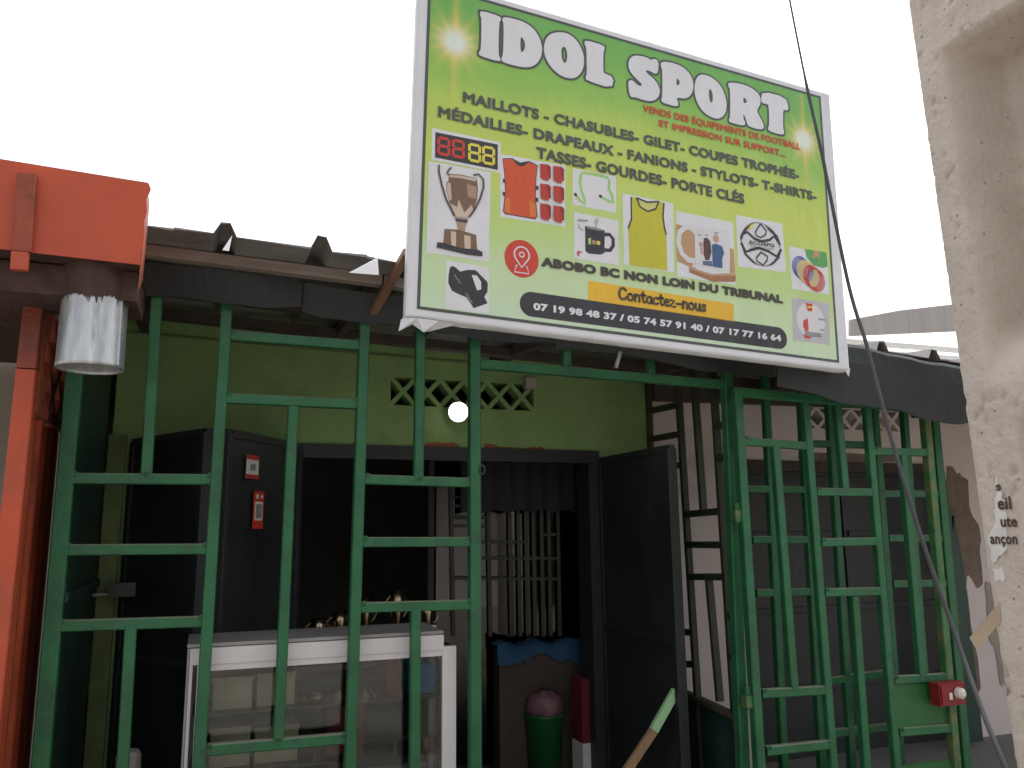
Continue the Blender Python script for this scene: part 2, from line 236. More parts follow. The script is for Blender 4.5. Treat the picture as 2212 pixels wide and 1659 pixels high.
   ('mug_white', [[(1.2984,0.5351),(1.2585,0.5378),(1.2284,0.512),(1.221,0.4668),(1.2348,0.4254),(1.2635,0.4041),(1.2951,0.4041),(1.2945,0.3781),(1.2543,0.3797),(1.2134,0.4106),(1.195,0.465),(1.2056,0.5244),(1.2495,0.5622),(1.2994,0.5611)]]),
   ('brown_hair', [[(1.3469,0.5079),(1.3657,0.5161),(1.3835,0.501),(1.3886,0.4503),(1.3757,0.4099),(1.3534,0.4033),(1.3424,0.4366)]]),
   ('skin', [[(1.4339,0.5196),(1.4323,0.5282),(1.4278,0.5351),(1.4213,0.5389),(1.4141,0.5389),(1.4076,0.5351),(1.4031,0.5282),(1.4015,0.5196),(1.4031,0.511),(1.4076,0.5041),(1.4141,0.5003),(1.4213,0.5003),(1.4278,0.5041),(1.4323,0.511)]]),
   ('skin', [[(1.3432,0.4766),(1.3418,0.4832),(1.3378,0.488),(1.3324,0.4898),(1.327,0.488),(1.323,0.4832),(1.3216,0.4766),(1.323,0.47),(1.327,0.4652),(1.3324,0.4634),(1.3378,0.4652),(1.3418,0.47)]]),
   ('navy', [[(1.3917,0.4862),(1.4165,0.4935),(1.4497,0.4859),(1.4594,0.4551),(1.4469,0.4273),(1.4461,0.3803),(1.3927,0.3793)]]),
   ('blue_print', [[(1.3371,0.3976),(1.3865,0.4052),(1.3905,0.3803),(1.3378,0.3799)]]),
   ('pink_print', [[(1.3288,0.46),(1.345,0.4626),(1.3436,0.4305),(1.3291,0.4314)]]),
   ('grey_print', [[(1.3146,0.5218),(1.3329,0.5229),(1.3327,0.5184),(1.3144,0.5166)],[(1.3552,0.5299),(1.3737,0.5304),(1.3735,0.5265),(1.355,0.5253)],[(1.4079,0.5491),(1.4318,0.5499),(1.4316,0.5453),(1.4077,0.5439)]]),
  ]),
  ('ball_picture', [
   ('white', [[(1.5381,0.6585),(1.8149,0.6634),(1.8218,0.4151),(1.5397,0.4027)]]),
   ('mug_white', [[(1.7943,0.5347),(1.7928,0.5516),(1.7886,0.5681),(1.7817,0.5837),(1.7722,0.5982),(1.7604,0.6111),(1.7466,0.6221),(1.7312,0.6309),(1.7144,0.6374),(1.6968,0.6414),(1.6787,0.6427),(1.6606,0.6414),(1.643,0.6374),(1.6262,0.6309),(1.6108,0.6221),(1.597,0.6111),(1.5852,0.5982),(1.5757,0.5837),(1.5688,0.5681),(1.5646,0.5516),(1.5631,0.5347),(1.5646,0.5178),(1.5688,0.5013),(1.5757,0.4857),(1.5852,0.4712),(1.597,0.4583),(1.6108,0.4473),(1.6262,0.4385),(1.643,0.432),(1.6606,0.428),(1.6787,0.4267),(1.6968,0.428),(1.7144,0.432),(1.7312,0.4385),(1.7466,0.4473),(1.7604,0.4583),(1.7722,0.4712),(1.7817,0.4857),(1.7886,0.5013),(1.7928,0.5178)]]),
   ('grey_print', [[(1.7902,0.5344),(1.7888,0.5509),(1.7848,0.5668),(1.7781,0.5819),(1.7689,0.5958),(1.7576,0.6082),(1.7443,0.6188),(1.7294,0.6273),(1.7132,0.6336),(1.6962,0.6374),(1.6787,0.6387),(1.6612,0.6374),(1.6442,0.6336),(1.628,0.6273),(1.6131,0.6188),(1.5998,0.6082),(1.5885,0.5958),(1.5793,0.5819),(1.5726,0.5668),(1.5686,0.5509),(1.5672,0.5347),(1.5686,0.5185),(1.5726,0.5026),(1.5793,0.4875),(1.5885,0.4736),(1.5998,0.4612),(1.6131,0.4506),(1.628,0.4421),(1.6442,0.4358),(1.6612,0.432),(1.6787,0.4307),(1.6962,0.432),(1.7132,0.4358),(1.7294,0.4421),(1.7443,0.4506),(1.7576,0.4612),(1.7689,0.4736),(1.7781,0.4875),(1.7848,0.5026),(1.7888,0.5185),(1.7902,0.535),(1.7962,0.5344),(1.7948,0.5175),(1.7904,0.5006),(1.7833,0.4847),(1.7737,0.47),(1.7618,0.4568),(1.7477,0.4456),(1.732,0.4367),(1.715,0.43),(1.697,0.426),(1.6787,0.4247),(1.6604,0.426),(1.6424,0.43),(1.6254,0.4367),(1.6097,0.4456),(1.5956,0.4568),(1.5837,0.47),(1.5741,0.4847),(1.567,0.5006),(1.5626,0.5175),(1.5612,0.5347),(1.5626,0.5519),(1.567,0.5688),(1.5741,0.5847),(1.5837,0.5994),(1.5956,0.6126),(1.6097,0.6238),(1.6254,0.6327),(1.6424,0.6394),(1.6604,0.6434),(1.6787,0.6447),(1.697,0.6434),(1.715,0.6394),(1.732,0.6327),(1.7477,0.6238),(1.7618,0.6126),(1.7737,0.5994),(1.7833,0.5847),(1.7904,0.5688),(1.7948,0.5519),(1.7962,0.535)]]),
   ('dark', [[(1.5561,0.5459),(1.5666,0.5729),(1.6008,0.5897),(1.6433,0.563),(1.683,0.5572),(1.7287,0.571),(1.7633,0.5967),(1.8003,0.5526),(1.7893,0.5438),(1.7597,0.5831),(1.7351,0.5586),(1.6842,0.5432),(1.6383,0.55),(1.5984,0.5759),(1.5768,0.5633),(1.5693,0.5411)]]),
   ('dark', [[(1.5676,0.5271),(1.5891,0.4879),(1.6153,0.503),(1.6649,0.521),(1.7219,0.5129),(1.7688,0.4941),(1.7942,0.5328),(1.8056,0.5248),(1.7726,0.4807),(1.7185,0.4993),(1.6663,0.507),(1.6205,0.49),(1.5831,0.4753),(1.5556,0.5201)]]),
   ('dark', [[(1.6837,0.6412),(1.7184,0.611),(1.7127,0.5853),(1.6818,0.5646),(1.6512,0.5686),(1.6447,0.5925),(1.6778,0.6405),(1.6844,0.6359),(1.6521,0.5895),(1.6558,0.5752),(1.6796,0.5722),(1.7065,0.5905),(1.7114,0.607),(1.6785,0.6352)]]),
   ('dark', [[(1.6777,0.4982),(1.7175,0.4813),(1.7127,0.4557),(1.6848,0.4271),(1.6473,0.4424),(1.6433,0.4634),(1.6732,0.4972),(1.6792,0.4918),(1.6503,0.4596),(1.6523,0.4486),(1.6832,0.4349),(1.7059,0.4601),(1.7115,0.4759),(1.6747,0.4908)]]),
   ('dark', [[(1.5565,0.5294),(1.5614,0.5631),(1.5849,0.5969),(1.6257,0.6305),(1.6539,0.6442),(1.617,0.6157),(1.5878,0.5808)]]),
   ('dark', [[(1.7048,0.6375),(1.7514,0.6185),(1.7818,0.5933),(1.7969,0.5553),(1.7694,0.5878),(1.7348,0.609)]]),
   ('dark', [[(1.5612,0.517),(1.5776,0.4671),(1.622,0.4347),(1.6602,0.4241),(1.6302,0.4425),(1.5894,0.4722)]]),
   ('dark', [[(1.7997,0.5254),(1.7837,0.4794),(1.7439,0.4433),(1.7074,0.4292),(1.749,0.4607),(1.7749,0.4914)]]),
   ('yellow', [[(1.6172,0.6191),(1.6496,0.6381),(1.6326,0.615),(1.6078,0.5908)]]),
  ]),
  ('rings_picture', [
   ('white', [[(1.8478,0.5534),(2.0889,0.5507),(2.0853,0.3401),(1.8524,0.3364)]]),
   ('grass_print', [[(1.9463,0.5542),(2.0852,0.557),(2.0876,0.485),(2.0526,0.4716),(1.9944,0.4778),(1.9556,0.5127)]]),
   ('wood_print', [[(2.0005,0.5539),(2.0342,0.5559),(2.0396,0.5189),(2.0195,0.5295),(1.9927,0.5082)]]),
   ('blue_ring', [[(1.9632,0.4533),(1.9621,0.4647),(1.9589,0.4754),(1.9537,0.4851),(1.9468,0.4935),(1.9385,0.5001),(1.9291,0.5047),(1.919,0.507),(1.9088,0.507),(1.8987,0.5047),(1.8893,0.5001),(1.881,0.4935),(1.8741,0.4851),(1.8689,0.4754),(1.8657,0.4647),(1.8646,0.4535),(1.8657,0.4423),(1.8689,0.4316),(1.8741,0.4219),(1.881,0.4135),(1.8893,0.4069),(1.8987,0.4023),(1.9088,0.4),(1.919,0.4),(1.9291,0.4023),(1.9385,0.4069),(1.9468,0.4135),(1.9537,0.4219),(1.9589,0.4316),(1.9621,0.4423),(1.9632,0.4537),(1.9676,0.4533),(1.9665,0.4415),(1.9631,0.4298),(1.9575,0.4193),(1.95,0.4103),(1.9409,0.4031),(1.9305,0.3981),(1.9196,0.3956),(1.9082,0.3956),(1.8973,0.3981),(1.8869,0.4031),(1.8778,0.4103),(1.8703,0.4193),(1.8647,0.4298),(1.8613,0.4415),(1.8602,0.4535),(1.8613,0.4655),(1.8647,0.4772),(1.8703,0.4877),(1.8778,0.4967),(1.8869,0.5039),(1.8973,0.5089),(1.9082,0.5114),(1.9196,0.5114),(1.9305,0.5089),(1.9409,0.5039),(1.95,0.4967),(1.9575,0.4877),(1.9631,0.4772),(1.9665,0.4655),(1.9676,0.4537)]]),
   ('blue_ring', [[(1.9702,0.4493),(1.9691,0.4607),(1.9659,0.4714),(1.9607,0.4811),(1.9538,0.4895),(1.9455,0.4961),(1.9361,0.5007),(1.926,0.503),(1.9158,0.503),(1.9057,0.5007),(1.8963,0.4961),(1.888,0.4895),(1.8811,0.4811),(1.8759,0.4714),(1.8727,0.4607),(1.8716,0.4495),(1.8727,0.4383),(1.8759,0.4276),(1.8811,0.4179),(1.888,0.4095),(1.8963,0.4029),(1.9057,0.3983),(1.9158,0.396),(1.926,0.396),(1.9361,0.3983),(1.9455,0.4029),(1.9538,0.4095),(1.9607,0.4179),(1.9659,0.4276),(1.9691,0.4383),(1.9702,0.4497),(1.9746,0.4493),(1.9735,0.4375),(1.9701,0.4258),(1.9645,0.4153),(1.957,0.4063),(1.9479,0.3991),(1.9375,0.3941),(1.9266,0.3916),(1.9152,0.3916),(1.9043,0.3941),(1.8939,0.3991),(1.8848,0.4063),(1.8773,0.4153),(1.8717,0.4258),(1.8683,0.4375),(1.8672,0.4495),(1.8683,0.4615),(1.8717,0.4732),(1.8773,0.4837),(1.8848,0.4927),(1.8939,0.4999),(1.9043,0.5049),(1.9152,0.5074),(1.9266,0.5074),(1.9375,0.5049),(1.9479,0.4999),(1.957,0.4927),(1.9645,0.4837),(1.9701,0.4732),(1.9735,0.4615),(1.9746,0.4497)]]),
   ('blue_ring', [[(1.9772,0.4453),(1.9761,0.4567),(1.9729,0.4674),(1.9677,0.4771),(1.9608,0.4855),(1.9525,0.4921),(1.9431,0.4967),(1.933,0.499),(1.9228,0.499),(1.9127,0.4967),(1.9033,0.4921),(1.895,0.4855),(1.8881,0.4771),(1.8829,0.4674),(1.8797,0.4567),(1.8786,0.4455),(1.8797,0.4343),(1.8829,0.4236),(1.8881,0.4139),(1.895,0.4055),(1.9033,0.3989),(1.9127,0.3943),(1.9228,0.392),(1.933,0.392),(1.9431,0.3943),(1.9525,0.3989),(1.9608,0.4055),(1.9677,0.4139),(1.9729,0.4236),(1.9761,0.4343),(1.9772,0.4457),(1.9816,0.4453),(1.9805,0.4335),(1.9771,0.4218),(1.9715,0.4113),(1.964,0.4023),(1.9549,0.3951),(1.9445,0.3901),(1.9336,0.3876),(1.9222,0.3876),(1.9113,0.3901),(1.9009,0.3951),(1.8918,0.4023),(1.8843,0.4113),(1.8787,0.4218),(1.8753,0.4335),(1.8742,0.4455),(1.8753,0.4575),(1.8787,0.4692),(1.8843,0.4797),(1.8918,0.4887),(1.9009,0.4959),(1.9113,0.5009),(1.9222,0.5034),(1.9336,0.5034),(1.9445,0.5009),(1.9549,0.4959),(1.964,0.4887),(1.9715,0.4797),(1.9771,0.4692),(1.9805,0.4575),(1.9816,0.4457)]]),
   ('blue_ring', [[(1.9841,0.4413),(1.983,0.4527),(1.9798,0.4634),(1.9746,0.4731),(1.9677,0.4815),(1.9594,0.4881),(1.95,0.4927),(1.9399,0.495),(1.9297,0.495),(1.9196,0.4927),(1.9102,0.4881),(1.9019,0.4815),(1.895,0.4731),(1.8898,0.4634),(1.8866,0.4527),(1.8855,0.4415),(1.8866,0.4303),(1.8898,0.4196),(1.895,0.4099),(1.9019,0.4015),(1.9102,0.3949),(1.9196,0.3903),(1.9297,0.388),(1.9399,0.388),(1.95,0.3903),(1.9594,0.3949),(1.9677,0.4015),(1.9746,0.4099),(1.9798,0.4196),(1.983,0.4303),(1.9841,0.4417),(1.9885,0.4413),(1.9874,0.4295),(1.984,0.4178),(1.9784,0.4073),(1.9709,0.3983),(1.9618,0.3911),(1.9514,0.3861),(1.9405,0.3836),(1.9291,0.3836),(1.9182,0.3861),(1.9078,0.3911),(1.8987,0.3983),(1.8912,0.4073),(1.8856,0.4178),(1.8822,0.4295),(1.8811,0.4415),(1.8822,0.4535),(1.8856,0.4652),(1.8912,0.4757),(1.8987,0.4847),(1.9078,0.4919),(1.9182,0.4969),(1.9291,0.4994),(1.9405,0.4994),(1.9514,0.4969),(1.9618,0.4919),(1.9709,0.4847),(1.9784,0.4757),(1.984,0.4652),(1.9874,0.4535),(1.9885,0.4417)]]),
   ('yellow_ring', [[(1.9911,0.4373),(1.99,0.4487),(1.9868,0.4594),(1.9816,0.4691),(1.9747,0.4775),(1.9664,0.4841),(1.957,0.4887),(1.9469,0.491),(1.9367,0.491),(1.9266,0.4887),(1.9172,0.4841),(1.9089,0.4775),(1.902,0.4691),(1.8968,0.4594),(1.8936,0.4487),(1.8925,0.4375),(1.8936,0.4263),(1.8968,0.4156),(1.902,0.4059),(1.9089,0.3975),(1.9172,0.3909),(1.9266,0.3863),(1.9367,0.384),(1.9469,0.384),(1.957,0.3863),(1.9664,0.3909),(1.9747,0.3975),(1.9816,0.4059),(1.9868,0.4156),(1.99,0.4263),(1.9911,0.4377),(1.9955,0.4373),(1.9944,0.4255),(1.991,0.4138),(1.9854,0.4033),(1.9779,0.3943),(1.9688,0.3871),(1.9584,0.3821),(1.9475,0.3796),(1.9361,0.3796),(1.9252,0.3821),(1.9148,0.3871),(1.9057,0.3943),(1.8982,0.4033),(1.8926,0.4138),(1.8892,0.4255),(1.8881,0.4375),(1.8892,0.4495),(1.8926,0.4612),(1.8982,0.4717),(1.9057,0.4807),(1.9148,0.4879),(1.9252,0.4929),(1.9361,0.4954),(1.9475,0.4954),(1.9584,0.4929),(1.9688,0.4879),(1.9779,0.4807),(1.9854,0.4717),(1.991,0.4612),(1.9944,0.4495),(1.9955,0.4377)]]),
   ('yellow_ring', [[(1.9981,0.4333),(1.997,0.4447),(1.9938,0.4554),(1.9886,0.4651),(1.9817,0.4735),(1.9734,0.4801),(1.964,0.4847),(1.9539,0.487),(1.9437,0.487),(1.9336,0.4847),(1.9242,0.4801),(1.9159,0.4735),(1.909,0.4651),(1.9038,0.4554),(1.9006,0.4447),(1.8995,0.4335),(1.9006,0.4223),(1.9038,0.4116),(1.909,0.4019),(1.9159,0.3935),(1.9242,0.3869),(1.9336,0.3823),(1.9437,0.38),(1.9539,0.38),(1.964,0.3823),(1.9734,0.3869),(1.9817,0.3935),(1.9886,0.4019),(1.9938,0.4116),(1.997,0.4223),(1.9981,0.4337),(2.0025,0.4333),(2.0014,0.4215),(1.998,0.4098),(1.9924,0.3993),(1.9849,0.3903),(1.9758,0.3831),(1.9654,0.3781),(1.9545,0.3756),(1.9431,0.3756),(1.9322,0.3781),(1.9218,0.3831),(1.9127,0.3903),(1.9052,0.3993),(1.8996,0.4098),(1.8962,0.4215),(1.8951,0.4335),(1.8962,0.4455),(1.8996,0.4572),(1.9052,0.4677),(1.9127,0.4767),(1.9218,0.4839),(1.9322,0.4889),(1.9431,0.4914),(1.9545,0.4914),(1.9654,0.4889),(1.9758,0.4839),(1.9849,0.4767),(1.9924,0.4677),(1.998,0.4572),(2.0014,0.4455),(2.0025,0.4337)]]),
   ('yellow_ring', [[(2.0051,0.4293),(2.004,0.4407),(2.0008,0.4514),(1.9956,0.4611),(1.9887,0.4695),(1.9804,0.4761),(1.971,0.4807),(1.9609,0.483),(1.9507,0.483),(1.9406,0.4807),(1.9312,0.4761),(1.9229,0.4695),(1.916,0.4611),(1.9108,0.4514),(1.9076,0.4407),(1.9065,0.4295),(1.9076,0.4183),(1.9108,0.4076),(1.916,0.3979),(1.9229,0.3895),(1.9312,0.3829),(1.9406,0.3783),(1.9507,0.376),(1.9609,0.376),(1.971,0.3783),(1.9804,0.3829),(1.9887,0.3895),(1.9956,0.3979),(2.0008,0.4076),(2.004,0.4183),(2.0051,0.4297),(2.0095,0.4293),(2.0084,0.4175),(2.005,0.4058),(1.9994,0.3953),(1.9919,0.3863),(1.9828,0.3791),(1.9724,0.3741),(1.9615,0.3716),(1.9501,0.3716),(1.9392,0.3741),(1.9288,0.3791),(1.9197,0.3863),(1.9122,0.3953),(1.9066,0.4058),(1.9032,0.4175),(1.9021,0.4295),(1.9032,0.4415),(1.9066,0.4532),(1.9122,0.4637),(1.9197,0.4727),(1.9288,0.4799),(1.9392,0.4849),(1.9501,0.4874),(1.9615,0.4874),(1.9724,0.4849),(1.9828,0.4799),(1.9919,0.4727),(1.9994,0.4637),(2.005,0.4532),(2.0084,0.4415),(2.0095,0.4297)]]),
   ('yellow_ring', [[(2.0121,0.4253),(2.011,0.4367),(2.0078,0.4474),(2.0026,0.4571),(1.9957,0.4655),(1.9874,0.4721),(1.978,0.4767),(1.9679,0.479),(1.9577,0.479),(1.9476,0.4767),(1.9382,0.4721),(1.9299,0.4655),(1.923,0.4571),(1.9178,0.4474),(1.9146,0.4367),(1.9135,0.4255),(1.9146,0.4143),(1.9178,0.4036),(1.923,0.3939),(1.9299,0.3855),(1.9382,0.3789),(1.9476,0.3743),(1.9577,0.372),(1.9679,0.372),(1.978,0.3743),(1.9874,0.3789),(1.9957,0.3855),(2.0026,0.3939),(2.0078,0.4036),(2.011,0.4143),(2.0121,0.4257),(2.0165,0.4253),(2.0154,0.4135),(2.012,0.4018),(2.0064,0.3913),(1.9989,0.3823),(1.9898,0.3751),(1.9794,0.3701),(1.9685,0.3676),(1.9571,0.3676),(1.9462,0.3701),(1.9358,0.3751),(1.9267,0.3823),(1.9192,0.3913),(1.9136,0.4018),(1.9102,0.4135),(1.9091,0.4255),(1.9102,0.4375),(1.9136,0.4492),(1.9192,0.4597),(1.9267,0.4687),(1.9358,0.4759),(1.9462,0.4809),(1.9571,0.4834),(1.9685,0.4834),(1.9794,0.4809),(1.9898,0.4759),(1.9989,0.4687),(2.0064,0.4597),(2.012,0.4492),(2.0154,0.4375),(2.0165,0.4257)]]),
   ('yellow_ring', [[(2.0191,0.4213),(2.018,0.4327),(2.0148,0.4434),(2.0096,0.4531),(2.0027,0.4615),(1.9944,0.4681),(1.985,0.4727),(1.9749,0.475),(1.9647,0.475),(1.9546,0.4727),(1.9452,0.4681),(1.9369,0.4615),(1.93,0.4531),(1.9248,0.4434),(1.9216,0.4327),(1.9205,0.4215),(1.9216,0.4103),(1.9248,0.3996),(1.93,0.3899),(1.9369,0.3815),(1.9452,0.3749),(1.9546,0.3703),(1.9647,0.368),(1.9749,0.368),(1.985,0.3703),(1.9944,0.3749),(2.0027,0.3815),(2.0096,0.3899),(2.0148,0.3996),(2.018,0.4103),(2.0191,0.4217),(2.0235,0.4213),(2.0224,0.4095),(2.019,0.3978),(2.0134,0.3873),(2.0059,0.3783),(1.9968,0.3711),(1.9864,0.3661),(1.9755,0.3636),(1.9641,0.3636),(1.9532,0.3661),(1.9428,0.3711),(1.9337,0.3783),(1.9262,0.3873),(1.9206,0.3978),(1.9172,0.4095),(1.9161,0.4215),(1.9172,0.4335),(1.9206,0.4452),(1.9262,0.4557),(1.9337,0.4647),(1.9428,0.4719),(1.9532,0.4769),(1.9641,0.4794),(1.9755,0.4794),(1.9864,0.4769),(1.9968,0.4719),(2.0059,0.4647),(2.0134,0.4557),(2.019,0.4452),(2.0224,0.4335),(2.0235,0.4217)]]),
   ('red', [[(2.0261,0.4173),(2.025,0.4287),(2.0218,0.4394),(2.0166,0.4491),(2.0097,0.4575),(2.0014,0.4641),(1.992,0.4687),(1.9819,0.471),(1.9717,0.471),(1.9616,0.4687),(1.9522,0.4641),(1.9439,0.4575),(1.937,0.4491),(1.9318,0.4394),(1.9286,0.4287),(1.9275,0.4175),(1.9286,0.4063),(1.9318,0.3956),(1.937,0.3859),(1.9439,0.3775),(1.9522,0.3709),(1.9616,0.3663),(1.9717,0.364),(1.9819,0.364),(1.992,0.3663),(2.0014,0.3709),(2.0097,0.3775),(2.0166,0.3859),(2.0218,0.3956),(2.025,0.4063),(2.0261,0.4177),(2.0305,0.4173),(2.0294,0.4055),(2.026,0.3938),(2.0204,0.3833),(2.0129,0.3743),(2.0038,0.3671),(1.9934,0.3621),(1.9825,0.3596),(1.9711,0.3596),(1.9602,0.3621),(1.9498,0.3671),(1.9407,0.3743),(1.9332,0.3833),(1.9276,0.3938),(1.9242,0.4055),(1.9231,0.4175),(1.9242,0.4295),(1.9276,0.4412),(1.9332,0.4517),(1.9407,0.4607),(1.9498,0.4679),(1.9602,0.4729),(1.9711,0.4754),(1.9825,0.4754),(1.9934,0.4729),(2.0038,0.4679),(2.0129,0.4607),(2.0204,0.4517),(2.026,0.4412),(2.0294,0.4295),(2.0305,0.4177)]]),
   ('red', [[(2.0331,0.4132),(2.032,0.4246),(2.0288,0.4353),(2.0236,0.445),(2.0167,0.4534),(2.0084,0.46),(1.999,0.4646),(1.9889,0.4669),(1.9787,0.4669),(1.9686,0.4646),(1.9592,0.46),(1.9509,0.4534),(1.944,0.445),(1.9388,0.4353),(1.9356,0.4246),(1.9345,0.4134),(1.9356,0.4022),(1.9388,0.3915),(1.944,0.3818),(1.9509,0.3734),(1.9592,0.3668),(1.9686,0.3622),(1.9787,0.3599),(1.9889,0.3599),(1.999,0.3622),(2.0084,0.3668),(2.0167,0.3734),(2.0236,0.3818),(2.0288,0.3915),(2.032,0.4022),(2.0331,0.4136),(2.0375,0.4132),(2.0364,0.4014),(2.033,0.3897),(2.0274,0.3792),(2.0199,0.3702),(2.0108,0.363),(2.0004,0.358),(1.9895,0.3555),(1.9781,0.3555),(1.9672,0.358),(1.9568,0.363),(1.9477,0.3702),(1.9402,0.3792),(1.9346,0.3897),(1.9312,0.4014),(1.9301,0.4134),(1.9312,0.4254),(1.9346,0.4371),(1.9402,0.4476),(1.9477,0.4566),(1.9568,0.4638),(1.9672,0.4688),(1.9781,0.4713),(1.9895,0.4713),(2.0004,0.4688),(2.0108,0.4638),(2.0199,0.4566),(2.0274,0.4476),(2.033,0.4371),(2.0364,0.4254),(2.0375,0.4136)]]),
   ('red', [[(2.0401,0.4092),(2.039,0.4206),(2.0358,0.4313),(2.0306,0.441),(2.0237,0.4494),(2.0154,0.456),(2.006,0.4606),(1.9959,0.4629),(1.9857,0.4629),(1.9756,0.4606),(1.9662,0.456),(1.9579,0.4494),(1.951,0.441),(1.9458,0.4313),(1.9426,0.4206),(1.9415,0.4094),(1.9426,0.3982),(1.9458,0.3875),(1.951,0.3778),(1.9579,0.3694),(1.9662,0.3628),(1.9756,0.3582),(1.9857,0.3559),(1.9959,0.3559),(2.006,0.3582),(2.0154,0.3628),(2.0237,0.3694),(2.0306,0.3778),(2.0358,0.3875),(2.039,0.3982),(2.0401,0.4096),(2.0445,0.4092),(2.0434,0.3974),(2.04,0.3857),(2.0344,0.3752),(2.0269,0.3662),(2.0178,0.359),(2.0074,0.354),(1.9965,0.3515),(1.9851,0.3515),(1.9742,0.354),(1.9638,0.359),(1.9547,0.3662),(1.9472,0.3752),(1.9416,0.3857),(1.9382,0.3974),(1.9371,0.4094),(1.9382,0.4214),(1.9416,0.4331),(1.9472,0.4436),(1.9547,0.4526),(1.9638,0.4598),(1.9742,0.4648),(1.9851,0.4673),(1.9965,0.4673),(2.0074,0.4648),(2.0178,0.4598),(2.0269,0.4526),(2.0344,0.4436),(2.04,0.4331),(2.0434,0.4214),(2.0445,0.4096)]]),
   ('red', [[(2.0472,0.4052),(2.0461,0.4166),(2.0429,0.4273),(2.0377,0.437),(2.0308,0.4454),(2.0225,0.452),(2.0131,0.4566),(2.003,0.4589),(1.9928,0.4589),(1.9827,0.4566),(1.9733,0.452),(1.965,0.4454),(1.9581,0.437),(1.9529,0.4273),(1.9497,0.4166),(1.9486,0.4054),(1.9497,0.3942),(1.9529,0.3835),(1.9581,0.3738),(1.965,0.3654),(1.9733,0.3588),(1.9827,0.3542),(1.9928,0.3519),(2.003,0.3519),(2.0131,0.3542),(2.0225,0.3588),(2.0308,0.3654),(2.0377,0.3738),(2.0429,0.3835),(2.0461,0.3942),(2.0472,0.4056),(2.0516,0.4052),(2.0505,0.3934),(2.0471,0.3817),(2.0415,0.3712),(2.034,0.3622),(2.0249,0.355),(2.0145,0.35),(2.0036,0.3475),(1.9922,0.3475),(1.9813,0.35),(1.9709,0.355),(1.9618,0.3622),(1.9543,0.3712),(1.9487,0.3817),(1.9453,0.3934),(1.9442,0.4054),(1.9453,0.4174),(1.9487,0.4291),(1.9543,0.4396),(1.9618,0.4486),(1.9709,0.4558),(1.9813,0.4608),(1.9922,0.4633),(2.0036,0.4633),(2.0145,0.4608),(2.0249,0.4558),(2.034,0.4486),(2.0415,0.4396),(2.0471,0.4291),(2.0505,0.4174),(2.0516,0.4056)]]),
   ('red', [[(2.0542,0.4011),(2.0531,0.4125),(2.0499,0.4232),(2.0447,0.4329),(2.0378,0.4413),(2.0295,0.4479),(2.0201,0.4525),(2.01,0.4548),(1.9998,0.4548),(1.9897,0.4525),(1.9803,0.4479),(1.972,0.4413),(1.9651,0.4329),(1.9599,0.4232),(1.9567,0.4125),(1.9556,0.4013),(1.9567,0.3901),(1.9599,0.3794),(1.9651,0.3697),(1.972,0.3613),(1.9803,0.3547),(1.9897,0.3501),(1.9998,0.3478),(2.01,0.3478),(2.0201,0.3501),(2.0295,0.3547),(2.0378,0.3613),(2.0447,0.3697),(2.0499,0.3794),(2.0531,0.3901),(2.0542,0.4015),(2.0586,0.4011),(2.0575,0.3893),(2.0541,0.3776),(2.0485,0.3671),(2.041,0.3581),(2.0319,0.3509),(2.0215,0.3459),(2.0106,0.3434),(1.9992,0.3434),(1.9883,0.3459),(1.9779,0.3509),(1.9688,0.3581),(1.9613,0.3671),(1.9557,0.3776),(1.9523,0.3893),(1.9512,0.4013),(1.9523,0.4133),(1.9557,0.425),(1.9613,0.4355),(1.9688,0.4445),(1.9779,0.4517),(1.9883,0.4567),(1.9992,0.4592),(2.0106,0.4592),(2.0215,0.4567),(2.0319,0.4517),(2.041,0.4445),(2.0485,0.4355),(2.0541,0.425),(2.0575,0.4133),(2.0586,0.4015)]]),
  ]),
  ('handball_picture', [
   ('lilac_print', [[(1.8509,0.2932),(2.0799,0.2969),(2.066,0.0853),(1.8435,0.0816)]]),
   ('mug_white', [[(2.0452,0.1913),(2.0435,0.2085),(2.0384,0.2251),(2.0303,0.2404),(2.0193,0.2538),(2.0059,0.2648),(1.9906,0.2729),(1.974,0.278),(1.9568,0.2797),(1.9396,0.278),(1.923,0.2729),(1.9077,0.2648),(1.8943,0.2538),(1.8833,0.2404),(1.8752,0.2251),(1.8701,0.2085),(1.8685,0.1913),(1.8701,0.1741),(1.8752,0.1575),(1.8833,0.1422),(1.8943,0.1288),(1.9077,0.1178),(1.923,0.1097),(1.9396,0.1046),(1.9568,0.1029),(1.974,0.1046),(1.9906,0.1097),(2.0059,0.1178),(2.0193,0.1288),(2.0303,0.1422),(2.0384,0.1575),(2.0435,0.1741)]]),
   ('red', [[(1.9291,0.2771),(1.9743,0.2784),(1.9687,0.2391),(1.9409,0.2389)]]),
   ('yellow', [[(1.9412,0.2634),(1.9732,0.2636),(1.9717,0.2554),(1.9405,0.2554)]]),
   ('red', [[(1.9099,0.1856),(1.938,0.2022),(1.9391,0.1432),(1.922,0.1314),(1.9055,0.1589)]]),
   ('grey_print', [[(1.9146,0.1404),(1.9507,0.1348),(2.018,0.136),(2.0164,0.116),(1.9486,0.1084),(1.9169,0.1178)]]),
   ('red', [[(1.9049,0.1197),(1.9486,0.1084),(1.9481,0.1018),(1.9115,0.1009)]]),
   ('grey_print', [[(2.0076,0.2095),(2.049,0.2092),(2.0485,0.2025),(2.0069,0.2014)],[(2.0115,0.157),(2.0362,0.1559),(2.0358,0.1506),(2.011,0.1503)]]),
  ]),
  ('whistle_picture', [
   ('white', [[(0.113,0.215),(0.2954,0.2094),(0.2971,0.0177),(0.1142,0.0189)]]),
